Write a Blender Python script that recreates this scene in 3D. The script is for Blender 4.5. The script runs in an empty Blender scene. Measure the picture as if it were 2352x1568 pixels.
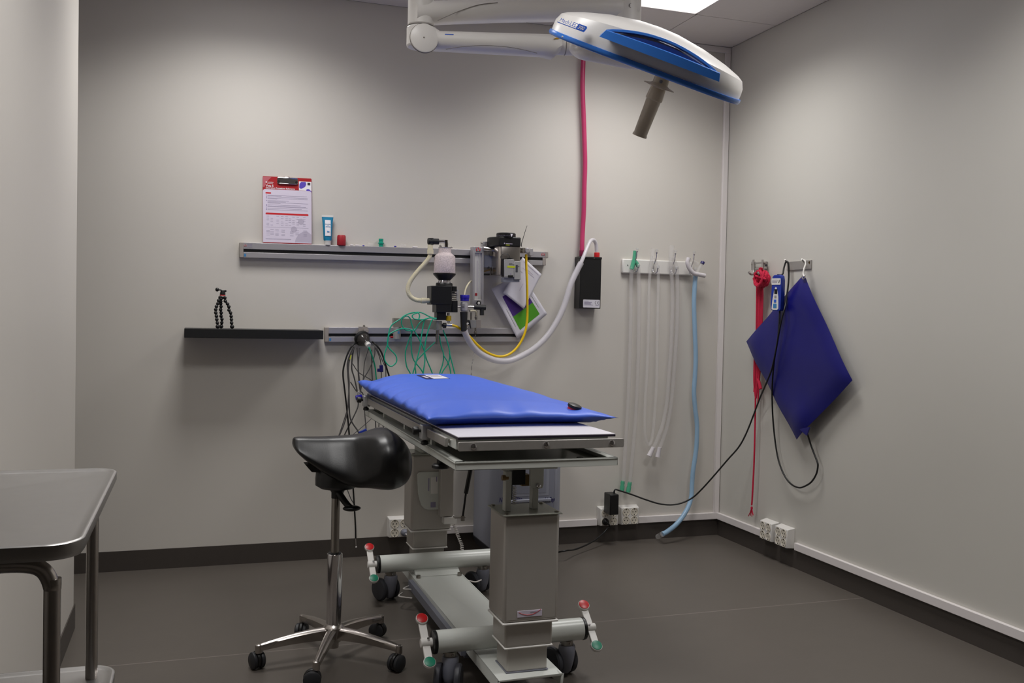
import bpy, bmesh, math, random
from mathutils import Vector, Matrix
random.seed(7)
S = bpy.context.scene
COL = S.collection
R = math.radians

# ---------------------------------------------------------------- camera, world, exposure
CX, CY, CZ = -2.78358, -4.61327, 1.19468
YAW, PITCH, ROLL, FPX = 0.323753, -0.0262176, 0.0207257, 2170.39
FW = Vector((math.sin(YAW)*math.cos(PITCH), math.cos(YAW)*math.cos(PITCH), math.sin(PITCH)))
r0 = FW.cross(Vector((0, 0, 1))).normalized()
u0 = r0.cross(FW)
RT = r0*math.cos(ROLL) + u0*math.sin(ROLL)
UP = -r0*math.sin(ROLL) + u0*math.cos(ROLL)
cam_d = bpy.data.cameras.new('camera')
cam = bpy.data.objects.new('camera', cam_d)
COL.objects.link(cam)
mw = Matrix((RT, UP, -FW)).transposed().to_4x4()
mw.translation = Vector((CX, CY, CZ))
cam.matrix_world = mw
cam_d.sensor_fit = 'HORIZONTAL'
cam_d.sensor_width = 36.0
cam_d.lens = FPX/2352*36.0
cam_d.clip_start = 0.05
S.camera = cam
w = bpy.data.worlds.new('room_dark'); S.world = w; w.use_nodes = True
w.node_tree.nodes['Background'].inputs[0].default_value = (0.9, 0.95, 1, 1)
w.node_tree.nodes['Background'].inputs[1].default_value = 0.0
S.view_settings.view_transform = 'Standard'
S.view_settings.look = 'None'
S.view_settings.gamma = 1.0
S.view_settings.use_curve_mapping = False
S.view_settings.exposure = 0.0
LAMP, SPREAD = 12.6, 136   # watts of each ceiling panel and the spread of its louvred diffuser

# ---------------------------------------------------------------- measuring helpers: a photo point on a known plane of the room
CAMP = Vector((CX, CY, CZ))
def ray(x, y): return FW + RT*((x-1176)/FPX) - UP*((y-784)/FPX)
def bk(x, y, Y=0.0):
    d = ray(x, y); return CAMP + d*((Y-CY)/d.y)
def rt(x, y, X=0.0):
    d = ray(x, y); return CAMP + d*((X-CX)/d.x)
def fl(x, y, Z=0.0):
    d = ray(x, y); return CAMP + d*((Z-CZ)/d.z)
def at(x, y, D): return CAMP + ray(x, y)*D

# ---------------------------------------------------------------- materials
def lin(h):
    h = h.lstrip('#'); o = []
    for i in (0, 2, 4):
        c = int(h[i:i+2], 16)/255
        o.append(c/12.92 if c <= 0.04045 else ((c+0.055)/1.055)**2.4)
    return (*o, 1)
M = {}
def mat(name, col, rough=0.5, metal=0.0, alpha=1.0, var=0.04, scale=30, bump=0.0, bscale=200, spec=0.5, coat=0.0, emit=None, trans=0.0, sub=0.0):
    m = bpy.data.materials.new(name); m.use_nodes = True
    nt = m.node_tree; b = nt.nodes['Principled BSDF']
    c = lin(col) if isinstance(col, str) else col
    b.inputs['Roughness'].default_value = rough
    b.inputs['Metallic'].default_value = metal
    b.inputs['Alpha'].default_value = alpha
    b.inputs['Specular IOR Level'].default_value = spec
    b.inputs['Coat Weight'].default_value = coat
    b.inputs['Transmission Weight'].default_value = trans
    b.inputs['Subsurface Weight'].default_value = sub
    tc = nt.nodes.new('ShaderNodeTexCoord')
    nz = nt.nodes.new('ShaderNodeTexNoise'); nz.inputs['Scale'].default_value = scale; nz.inputs['Detail'].default_value = 3
    nt.links.new(tc.outputs['Object'], nz.inputs['Vector'])
    mp = nt.nodes.new('ShaderNodeMapRange')
    mp.inputs['To Min'].default_value = 1-var; mp.inputs['To Max'].default_value = 1+var
    nt.links.new(nz.outputs['Fac'], mp.inputs['Value'])
    mx = nt.nodes.new('ShaderNodeMix'); mx.data_type = 'RGBA'; mx.blend_type = 'MULTIPLY'
    mx.inputs['Factor'].default_value = 1.0
    mx.inputs['A'].default_value = c
    nt.links.new(mp.outputs['Result'], mx.inputs['B'])
    nt.links.new(mx.outputs['Result'], b.inputs['Base Color'])
    if bump:
        n2 = nt.nodes.new('ShaderNodeTexNoise'); n2.inputs['Scale'].default_value = bscale; n2.inputs['Detail'].default_value = 2
        nt.links.new(tc.outputs['Object'], n2.inputs['Vector'])
        bp = nt.nodes.new('ShaderNodeBump'); bp.inputs['Strength'].default_value = bump; bp.inputs['Distance'].default_value = 0.001
        nt.links.new(n2.outputs['Fac'], bp.inputs['Height'])
        nt.links.new(bp.outputs['Normal'], b.inputs['Normal'])
    if emit:
        b.inputs['Emission Color'].default_value = emit[0]; b.inputs['Emission Strength'].default_value = emit[1]
    M[name] = m
    return m
mat('wall_paint', '#d2cdc6', 0.42, var=0.015, scale=4, bump=0.08, bscale=600)
mat('wall_paint_right', '#cac7c0', 0.42, var=0.015, scale=4, bump=0.08, bscale=600)
mat('ceiling_tile', '#e4dedb', 0.8, var=0.02, bump=0.15, bscale=400)
mat('skirting_vinyl', '#453f3b', 0.45, var=0.06)
mat('trim_white', '#e6e0df', 0.35, var=0.01)
mat('white_plastic', '#e2dfdb', 0.35, var=0.015)
mat('white_enamel', '#d5d8d3', 0.3, var=0.015)
mat('column_grey', '#b5b0aa', 0.38, metal=0.3, var=0.02)
mat('plate_grey', '#a3a59c', 0.35, metal=0.3, var=0.03)
mat('frame_grey', '#c4c6c0', 0.4, var=0.02)
mat('laminate_white', '#e9e5ec', 0.3, var=0.01)
mat('laminate_core', '#241a2c', 0.4)
mat('stainless', '#b9b3ae', 0.27, metal=1.0, var=0.06, scale=80)
mat('stainless_brushed', '#aaa6a2', 0.42, metal=0.45, var=0.08, scale=60)
mat('tray_steel', '#a8a6a4', 0.33, metal=0.85, var=0.05, scale=40)
mat('chrome', '#d8d6d8', 0.08, metal=1.0, var=0.02)
mat('dull_chrome', '#98938d', 0.3, metal=1.0, var=0.05)
mat('aluminium', '#b9b6ba', 0.38, metal=0.55, var=0.03)
mat('aluminium_grey', '#a9a8a8', 0.42, metal=0.35, var=0.03)
mat('end_cap_grey', '#9b938d', 0.5)
mat('black_plastic', '#0d0d0f', 0.4, var=0.1)
mat('black_matt', '#0a0a0b', 0.6, var=0.1)
mat('black_shelf', '#0b0b0d', 0.5, var=0.1)
mat('black_rubber', '#131315', 0.55, var=0.1)
mat('black_leather', '#08080a', 0.36, var=0.2, scale=60, bump=0.12, bscale=350)
mat('castor_grey', '#7a7c88', 0.4, var=0.04)
mat('castor_wheel', '#3c3d44', 0.5, var=0.05)
mat('stool_wheel', '#26272b', 0.5)
mat('blue_pad', '#4669d4', 0.42, var=0.05, scale=12, bump=0.05, bscale=500)
mat('navy_pad', '#0c0c6c', 0.38, var=0.08, scale=15)
mat('blue_rim', '#3a78d2', 0.25, var=0.03)
mat('blue_slot_shade', '#16347f', 0.35)
mat('lamp_white', '#e6e3e0', 0.3, var=0.01)
mat('arm_white', '#efebe7', 0.35, var=0.01)
mat('seam_grey', '#8b8580', 0.6)
mat('beige_cover', '#c2b6a4', 0.35, alpha=1.0, var=0.05)
mat('red_plastic', '#c2161c', 0.35)
mat('red_soft', '#a81e2a', 0.5)
mat('green_plastic', '#087a58', 0.35)
mat('green_pedal', '#0a7a5e', 0.4)
mat('green_tube', '#12a37e', 0.3, var=0.05)
mat('green_clear', '#55b892', 0.25, alpha=0.8)
mat('teal_plastic', '#14a488', 0.3, alpha=0.92)
mat('pink_hose', '#c23a6b', 0.35, var=0.05, alpha=0.96)
mat('pink_dark', '#7a1a40', 0.4)
mat('rope_red', '#c2143c', 0.8, var=0.2, scale=150, bump=0.6, bscale=500)
mat('yellow_hose', '#f2c818', 0.35, var=0.03)
mat('cream_hose', '#d8d0b4', 0.4, var=0.03)
mat('clear_hose', '#e2dfde', 0.22, alpha=0.22, var=0.02)
mat('clear_rib', '#dad6d6', 0.25, alpha=0.24, var=0.02)
mat('milky_hose', '#dedae0', 0.3, alpha=0.66, var=0.02)
mat('milky_white', '#ddd8dc', 0.35, alpha=0.93, var=0.02)
mat('blue_hose', '#a0c4e2', 0.3, alpha=0.78, var=0.03)
mat('glass_clear', '#c8c8ca', 0.08, alpha=0.25, var=0.0)
mat('mask_clear', '#4c4846', 0.1, alpha=0.45, var=0.02)
mat('soda_lime', '#c2b4b6', 0.6, var=0.75, scale=270, bump=0.8, bscale=270)
mat('cable_black', '#0c0c0d', 0.45)
mat('cable_grey', '#4c4a4b', 0.5)
mat('cable_white', '#cfcac6', 0.45)
mat('navy_plastic', '#1d1660', 0.35)
mat('royal_plastic', '#20149a', 0.35)
mat('remote_blue', '#22379a', 0.35)
mat('machine_blue', '#8c8e9a', 0.45, var=0.03)
mat('machine_panel', '#7e808d', 0.45, var=0.03)
mat('machine_dark', '#23242b', 0.5)
mat('print_navy', '#1b1350', 0.5)
mat('paper', '#d6d3dc', 0.6, var=0.01)
mat('paper_lilac', '#d8cfe0', 0.45, var=0.01)
mat('print_grey', '#8d86a0', 0.6)
mat('print_light', '#b9b0c2', 0.6)
mat('print_dark', '#2c2a30', 0.6)
mat('print_red', '#a8161f', 0.4)
mat('print_pink', '#b9606a', 0.45)
mat('print_bright_red', '#c81e28', 0.45)
mat('print_purple', '#4b2a80', 0.5)
mat('print_violet', '#5a44b8', 0.5)
mat('print_green', '#4e9a22', 0.5)
mat('print_teal', '#0f7fa8', 0.4)
mat('print_white', '#eeeaf0', 0.45)
mat('print_blue', '#2f63cf', 0.4)
mat('sticker_blue', '#3f82b8', 0.4)
mat('sticker_yellow', '#b9c21a', 0.45)
mat('sticker_amber', '#c79a18', 0.45)
mat('socket_face', '#d9d2c4', 0.4)
mat('hole_black', '#0a0a0a', 0.7)
mat('light_diffuser', '#ffffff', 0.5, var=0.0, emit=((1.0, 0.985, 0.965, 1), 2.0))
mat('arm_metal', '#8e8e85', 0.38, metal=0.4, var=0.04)
mat('brass', '#8a7350', 0.35, metal=0.9)

# vinyl floor with its welded seams
def floor_mat():
    m = mat('vinyl_floor', '#5a544e', 0.42, var=0.05, scale=9, bump=0.06, bscale=300)
    nt = m.node_tree; b = nt.nodes['Principled BSDF']
    src = b.inputs['Base Color'].links[0].from_socket
    tc = [n for n in nt.nodes if n.type == 'TEX_COORD'][0]
    mp = nt.nodes.new('ShaderNodeMapping'); mp.inputs['Scale'].default_value = (1.2, 40, 1)
    nt.links.new(tc.outputs['Object'], mp.inputs['Vector'])
    st = nt.nodes.new('ShaderNodeTexNoise'); st.inputs['Scale'].default_value = 6; st.inputs['Detail'].default_value = 4
    nt.links.new(mp.outputs['Vector'], st.inputs['Vector'])
    r1 = nt.nodes.new('ShaderNodeMapRange'); r1.inputs['To Min'].default_value = 0.93; r1.inputs['To Max'].default_value = 1.07
    nt.links.new(st.outputs['Fac'], r1.inputs['Value'])
    m1 = nt.nodes.new('ShaderNodeMix'); m1.data_type = 'RGBA'; m1.blend_type = 'MULTIPLY'; m1.inputs['Factor'].default_value = 1
    nt.links.new(src, m1.inputs['A']); nt.links.new(r1.outputs['Result'], m1.inputs['B'])
    sp = nt.nodes.new('ShaderNodeSeparateXYZ'); nt.links.new(tc.outputs['Object'], sp.inputs['Vector'])
    a1 = nt.nodes.new('ShaderNodeMath'); a1.operation = 'PINGPONG'; a1.inputs[1].default_value = 1.0
    a0 = nt.nodes.new('ShaderNodeMath'); a0.operation = 'ADD'; a0.inputs[1].default_value = 1.225
    nt.links.new(sp.outputs['Y'], a0.inputs[0]); nt.links.new(a0.outputs[0], a1.inputs[0])
    a2 = nt.nodes.new('ShaderNodeMath'); a2.operation = 'LESS_THAN'; a2.inputs[1].default_value = 0.0022
    nt.links.new(a1.outputs[0], a2.inputs[0])
    m2 = nt.nodes.new('ShaderNodeMix'); m2.data_type = 'RGBA'
    nt.links.new(a2.outputs[0], m2.inputs['Factor']); nt.links.new(m1.outputs['Result'], m2.inputs['A'])
    m2.inputs['B'].default_value = lin('#7d746f')
    nt.links.new(m2.outputs['Result'], b.inputs['Base Color'])
floor_mat()

# ---------------------------------------------------------------- mesh helpers
def V(*a): return Vector(a)
def frame_of(d):
    d = Vector(d).normalized()
    a = Vector((0, 0, 1)) if abs(d.z) < 0.9 else Vector((1, 0, 0))
    x = a.cross(d).normalized(); return x, d.cross(x), d
def spline(pts, n=8):
    """Catmull-Rom through the points"""
    P = [Vector(p) for p in pts]
    if len(P) < 3: return P
    out = []
    Q = [P[0]*2-P[1]] + P + [P[-1]*2-P[-2]]
    for i in range(1, len(Q)-2):
        p0, p1, p2, p3 = Q[i-1], Q[i], Q[i+1], Q[i+2]
        for k in range(n):
            t = k/n
            out.append(0.5*((2*p1)+(p2-p0)*t+(2*p0-5*p1+4*p2-p3)*t*t+(3*p1-p0-3*p2+p3)*t**3))
    out.append(P[-1]); return out
def resample(P, step):
    L = [0]
    for a, b in zip(P, P[1:]): L.append(L[-1]+(b-a).length)
    n = max(2, int(L[-1]/step)); out = []; j = 0
    for i in range(n+1):
        s = L[-1]*i/n
        while j < len(L)-2 and L[j+1] < s: j += 1
        t = (s-L[j])/max(1e-9, L[j+1]-L[j]); out.append(P[j].lerp(P[j+1], min(1, max(0, t))))
    return out
class MB:
    def __init__(s): s.bm = bmesh.new()
    def face(s, vs):
        try: return s.bm.faces.new(vs)
        except ValueError: return None
    def box(s, lo, hi, T=None):
        lo, hi = Vector(lo), Vector(hi)
        c = [Vector((x, y, z)) for x in (lo.x, hi.x) for y in (lo.y, hi.y) for z in (lo.z, hi.z)]
        if T: c = [T @ p for p in c]
        v = [s.bm.verts.new(p) for p in c]
        for f in ((0, 1, 3, 2), (4, 6, 7, 5), (0, 4, 5, 1), (2, 3, 7, 6), (0, 2, 6, 4), (1, 5, 7, 3)):
            s.face([v[i] for i in f])
        return s
    def hexa(s, A, B):
        """bottom ring A, top ring B (same length) -> closed prism"""
        a = [s.bm.verts.new(p) for p in A]; b = [s.bm.verts.new(p) for p in B]; n = len(a)
        s.face(a[::-1]); s.face(b)
        for i in range(n): s.face([a[i], a[(i+1) % n], b[(i+1) % n], b[i]])
        return s
    def prism(s, pts, off):
        off = Vector(off); P = [Vector(p) for p in pts]; return s.hexa(P, [p+off for p in P])
    def lathe(s, prof, o, d=(0, 0, 1), n=24, caps=True):
        x, y, z = frame_of(d); o = Vector(o); rings = []
        for r, h in prof:
            rings.append([s.bm.verts.new(o+z*h+(x*math.cos(2*math.pi*k/n)+y*math.sin(2*math.pi*k/n))*max(r, 1e-5)) for k in range(n)])
        for A, B in zip(rings, rings[1:]):
            for k in range(n): s.face([A[k], A[(k+1) % n], B[(k+1) % n], B[k]])
        if caps: s.face(rings[0][::-1]); s.face(rings[-1])
        return s
    def cyl(s, p0, p1, r0, r1=None, n=20):
        p0, p1 = Vector(p0), Vector(p1); r1 = r0 if r1 is None else r1
        return s.lathe([(r0, 0), (r1, (p1-p0).length)], p0, p1-p0, n)
    def tube(s, pts, r, n=10, smooth=8, step=None, rib=None, caps=True, squash=None):
        P = spline(pts, smooth) if smooth else [Vector(p) for p in pts]
        if rib: step = rib[1]/2
        if step: P = resample(P, step)
        x, y, z = frame_of(P[1]-P[0]); rings = []; N = len(P)
        for i, p in enumerate(P):
            d = (P[min(i+1, N-1)]-P[max(i-1, 0)])
            if d.length > 1e-9:
                d.normalize(); x = (x-d*x.dot(d)).normalized(); y = d.cross(x)
            rr = r(i/(N-1)) if callable(r) else r
            if rib and i % 2: rr -= rib[0]
            rings.append([s.bm.verts.new(p+(x*math.cos(2*math.pi*k/n)+y*math.sin(2*math.pi*k/n))*rr) for k in range(n)])
        for A, B in zip(rings, rings[1:]):
            for k in range(n): s.face([A[k], A[(k+1) % n], B[(k+1) % n], B[k]])
        if caps: s.face(rings[0][::-1]); s.face(rings[-1])
        return s
    def ball(s, c, r, sx=1, sy=1, sz=1, T=None, n=14):
        Mx = Matrix.Translation(Vector(c)) @ (T.to_4x4() if T else Matrix.Identity(4)) @ Matrix.Diagonal((r*sx, r*sy, r*sz, 1))
        bmesh.ops.create_uvsphere(s.bm, u_segments=n, v_segments=max(6, n//2+2), radius=1, matrix=Mx); return s
    def grid(s, f, nu, nv):
        g = [[s.bm.verts.new(f(i/nu, j/nv)) for j in range(nv+1)] for i in range(nu+1)]
        for i in range(nu):
            for j in range(nv): s.face([g[i][j], g[i+1][j], g[i+1][j+1], g[i][j+1]])
        return g
    def loft(s, rings, caps=True):
        g = [[s.bm.verts.new(p) for p in r] for r in rings]; n = len(g[0])
        for A, B in zip(g, g[1:]):
            for k in range(n): s.face([A[k], A[(k+1) % n], B[(k+1) % n], B[k]])
        if caps: s.face(g[0][::-1]); s.face(g[-1])
        return s
    def build(s, name, m, parent=None, bev=0.0, angle=40, label=None, seg=2):
        bmesh.ops.remove_doubles(s.bm, verts=s.bm.verts, dist=1e-6)
        bmesh.ops.recalc_face_normals(s.bm, faces=s.bm.faces)
        me = bpy.data.meshes.new(name); s.bm.to_mesh(me); s.bm.free()
        me.materials.append(M[m])
        me.shade_smooth(); me.set_sharp_from_angle(angle=R(angle))
        return link(name, me, parent, bev, label, seg)
def link(name, me, parent=None, bev=0.0, label=None, seg=2):
    o = bpy.data.objects.new(name, me); COL.objects.link(o)
    if parent is not None:
        o.parent = parent
        if parent.type == 'EMPTY': o.matrix_parent_inverse = Matrix.Translation(-Vector(parent.location))
    if bev:
        b = o.modifiers.new('bevel', 'BEVEL'); b.width = bev; b.segments = seg; b.limit_method = 'ANGLE'; b.angle_limit = R(35)
    if label: o['label'] = label
    return o
def thing(name, label, cat, loc, group=None):
    o = bpy.data.objects.new(name, None); COL.objects.link(o); o.location = Vector(loc); o.empty_display_size = 0.05
    o['label'] = label; o['category'] = cat
    if group: o['group'] = group
    return o
def tag(o, label, cat, group=None):
    o['label'] = label; o['category'] = cat
    if group: o['group'] = group
    return o
def struct(o): o['kind'] = 'structure'; return o
def dup(root, delta, label, group=None):
    """copy of a thing with copies of its parts and sub-parts"""
    r = root.copy(); COL.objects.link(r); r.location = root.location+Vector(delta); r['label'] = label
    for ch in list(root.children):
        c = ch.copy(); COL.objects.link(c); c.parent = r
        for g in ch.children:
            d = g.copy(); COL.objects.link(d); d.parent = c
    return r
class Frame:
    """a flat face: origin, right, up; N points out of the face"""
    def __init__(s, o, u, v):
        s.o = Vector(o); s.u = Vector(u).normalized(); s.v = (Vector(v)-s.u*Vector(v).dot(s.u)).normalized(); s.n = s.u.cross(s.v)
    def p(s, u, v, n=0.0): return s.o+s.u*u+s.v*v+s.n*n
    def T(s):
        m = Matrix((s.u, s.v, s.n)).transposed().to_4x4(); m.translation = s.o; return m
    def box(s, mb, u0, v0, u1, v1, n0=0.0, n1=0.001): return mb.box((u0, v0, n0), (u1, v1, n1), s.T())
    def disc(s, mb, u, v, r, n0=0.0, n1=0.001, k=24): return mb.cyl(s.p(u, v, n0), s.p(u, v, n1), r, n=k)
    def poly(s, mb, pts, n0=0.0, n1=0.001): return mb.prism([s.p(a, b, n0) for a, b in pts], s.n*(n1-n0))
def text(body, fr, u, v, size, m, name, parent, lift=0.001, align='LEFT', shear=0.0, bold=0.0, wide=1.0):
    cu = bpy.data.curves.new(name, 'FONT'); cu.body = body; cu.size = size; cu.align_x = align; cu.shear = shear
    cu.extrude = 0.0002; cu.offset = bold
    t = bpy.data.objects.new(name, cu); COL.objects.link(t)
    me = bpy.data.meshes.new_from_object(t.evaluated_get(bpy.context.evaluated_depsgraph_get()))
    bpy.data.objects.remove(t)
    me.transform(fr.T() @ Matrix.Translation((u, v, lift)) @ Matrix.Diagonal((wide, 1, 1, 1)))
    me.materials.clear(); me.materials.append(M[m]); me.name = name
    return link(name, me, parent)
def rrect(u0, v0, u1, v1, r, k=5, corners=(1, 1, 1, 1)):
    out = []
    for i, (cx, cy, a) in enumerate(((u1-r, v1-r, 0), (u0+r, v1-r, 90), (u0+r, v0+r, 180), (u1-r, v0+r, 270))):
        if corners[i]:
            for j in range(k+1):
                t = R(a+90*j/k); out.append((cx+r*math.cos(t), cy+r*math.sin(t)))
        else: out.append(((u1, v1), (u0, v1), (u0, v0), (u1, v0))[i])
    return out
# ================================================================ the room
H = 2.7; XL, YF = -4.8, -7.4
struct(MB().box((XL-0.1, YF-0.1, -0.1), (0.1, 0.1, 0.0)).build('floor', 'vinyl_floor'))
struct(MB().box((XL, 0.0, 0), (0.1, 0.1, H)).build('wall_back', 'wall_paint'))
struct(MB().box((0.0, YF, 0), (0.1, 0.0, H)).build('wall_right', 'wall_paint_right'))
struct(MB().box((XL-0.1, YF, 0), (XL, 0.1, H)).build('wall_left', 'wall_paint'))
struct(MB().box((XL, YF-0.1, 0), (0.1, YF, H)).build('wall_front', 'wall_paint'))
struct(MB().box((XL, -2.55, 0), (-3.2, -0.79, H)).build('wall_partition', 'wall_paint', bev=0.012, seg=3))
PAN = [(-1, -1), (-4, -1), (-1, -4), (-4, -4)]       # grid cells that hold a light panel
c = MB().box((XL-0.1, YF-0.1, H+0.05), (0.1, 0.1, H+0.12))
g = 0.6; gap = 0.0022
for i in range(-9, 2):
    for j in range(-13, 2):
        if (i, j) in PAN: continue
        x0, x1 = -0.46+g*(i-0)+gap, -0.46+g*(i+1)-gap
        y0, y1 = -0.44+g*(j+0)+gap, -0.44+g*(j+1)-gap
        x0, x1, y0, y1 = max(x0, XL-0.1), min(x1, -0.003), max(y0, YF-0.1), min(y1, -0.003)
        if x1-x0 > 0.02 and y1-y0 > 0.02: c.box((x0, y0, H), (x1, y1, H+0.05))
struct(c.build('ceiling', 'ceiling_tile'))
PL = {(-1, -1): 'square ceiling light panel nearest the right corner, above the surgical lamp arm',
      (-4, -1): 'square ceiling light panel near the back wall, left of the surgical lamp',
      (-1, -4): 'square ceiling light panel in the middle row on the right side of the room',
      (-4, -4): 'square ceiling light panel in the middle row on the left side of the room'}
for (i, j) in PAN:
    x0, y0 = -0.46+g*i, -0.44+g*j+0.0
    t = thing('ceiling_light', PL[(i, j)], 'ceiling light', (x0+g/2, y0+g/2, H), 'ceiling light panels')
    f = MB()
    for a, b in (((x0, y0), (x0+g, y0+0.012)), ((x0, y0+g-0.012), (x0+g, y0+g)), ((x0, y0), (x0+0.012, y0+g)), ((x0+g-0.012, y0), (x0+g, y0+g))):
        f.box((a[0], a[1], H-0.001), (b[0], b[1], H+0.02))
    f.build('frame', 'trim_white', t)
    MB().box((x0+0.012, y0+0.012, H+0.004), (x0+g-0.012, y0+g-0.012, H+0.02)).build('diffuser', 'light_diffuser', t)
    ld = bpy.data.lights.new('panel_lamp', 'AREA'); ld.shape = 'SQUARE'; ld.size = g-0.03; ld.energy = LAMP; ld.spread = R(SPREAD); ld.color = (1.0, 0.985, 0.965)
    lo = bpy.data.objects.new('panel_lamp', ld); COL.objects.link(lo); lo.location = (x0+g/2, y0+g/2, H+0.002)
    lo.parent = t; lo.matrix_parent_inverse = Matrix.Translation(-Vector(t.location))
# dark vinyl skirting carried up the walls, and the white cable trunking above it
HB = 0.092
struct(MB().box((XL, -0.004, 0), (0, 0, HB)).build('baseboard_back', 'skirting_vinyl'))
struct(MB().box((-0.004, YF, 0), (0, 0, HB)).build('baseboard_right', 'skirting_vinyl'))
struct(MB().box((-3.2, -2.55, 0), (-3.196, -0.79, HB)).box((XL, -0.79, 0), (-3.196, -0.786, HB)).build('baseboard_partition', 'skirting_vinyl'))
struct(MB().box((-1.76, -0.018, HB), (-0.742, 0, HB+0.036)).box((-0.498, -0.018, HB), (0, 0, HB+0.036)).build('trim_1', 'trim_white', bev=0.002))
struct(MB().box((-0.018, YF, HB), (0, -0.735, HB+0.036)).box((-0.018, -0.455, HB), (0, -0.018, HB+0.036)).build('trim_2', 'trim_white', bev=0.002))
struct(MB().box((-0.034, -0.016, HB+0.036), (-0.003, 0, H-0.032)).build('trim_3', 'trim_white', bev=0.002))
struct(MB().box((-0.62, -0.016, H-0.032), (-0.003, 0, H-0.002)).build('trim_4', 'trim_white', bev=0.002))

# ================================================================ wall rails
SL = Vector((1.0, 0, 0.0125)).normalized()                                  # the rails hang a little out of level
def v_logo(fr, u, v, s, parent):
    a = MB()
    fr.poly(a, [(u, v+s*0.22), (u+s*0.30, v+s*0.22), (u+s*0.02, v+s*0.9), (u, v+s*0.9)], 0, 0.0008)
    fr.poly(a, [(u+s*0.70, v+s*0.22), (u+s, v+s*0.22), (u+s, v+s*0.9), (u+s*0.98, v+s*0.9)], 0, 0.0008)
    fr.poly(a, [(u+s*0.34, v+s), (u+s*0.5, v+s*0.45), (u+s*0.66, v+s)], 0, 0.0008)
    a.build('logo', 'print_bright_red', parent)
    b = MB(); fr.box(b, u, v, u+s, v+s*0.12, 0, 0.0008); b.build('logo_caption', 'print_dark', parent)
def rail(p, L, label, logos, caption):
    t = thing('equipment_rail', label, 'rail', p, None)
    fr = Frame(p, SL, (0, 0, 1))
    a = MB(); fr.box(a, 0.018, 0.040, L-0.018, 0.070, -0.03, 0.0); fr.box(a, 0.018, 0.0, L-0.03, 0.025, -0.03, 0.0); fr.box(a, 0.018, 0.020, L-0.03, 0.050, -0.03, -0.014)
    a.build('rail_body', 'aluminium', t, bev=0.0012)
    b = MB(); fr.box(b, 0.018, 0.0255, L-0.03, 0.0395, -0.016, -0.006); b.build('slot', 'black_matt', t)
    e = MB(); fr.box(e, 0, 0.0, 0.018, 0.070, -0.03, 0.001); e.build('end_cap', 'end_cap_grey', t, bev=0.002)
    e = MB(); fr.box(e, L-0.018, 0.0385, L, 0.070, -0.03, 0.001); fr.box(e, L-0.03, 0.0, L-0.012, 0.0385, -0.03, 0.001); e.build('end_cap', 'end_cap_grey', t, bev=0.002)
    s = MB(); fr.box(s, 0.021, 0.005, 0.030, 0.018, 0, 0.0006); s.build('sticker', 'sticker_blue', t)
    if caption:
        s = MB(); fr.box(s, 0.019, 0.044, 0.062, 0.068, 0, 0.0005); s.build('sticker', 'aluminium', t)
        k = MB()
        for q, (v, l) in enumerate(((0.063, 0.024), (0.0585, 0.022), (0.0545, 0.023), (0.049, 0.023))): fr.box(k, 0.035, v, 0.035+l, v+0.0016, 0, 0.001)
        k.build('printed_text', 'print_grey', t)
        v_logo(fr, 0.0205, 0.0495, 0.011, t)
    if logos: v_logo(fr, L-0.037, 0.048, 0.016, t)
    return t, fr
RU, FU = rail(V(-2.592, -0.03, 1.444), 1.535, 'long silver upper equipment rail with black slot, clipboard and tube standing on it', True, True)
RL, FL = rail(V(-2.193, -0.03, 1.055), 1.022, 'silver lower equipment rail with black slot beside the black shelf, above the blue mattress', False, False)

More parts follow.
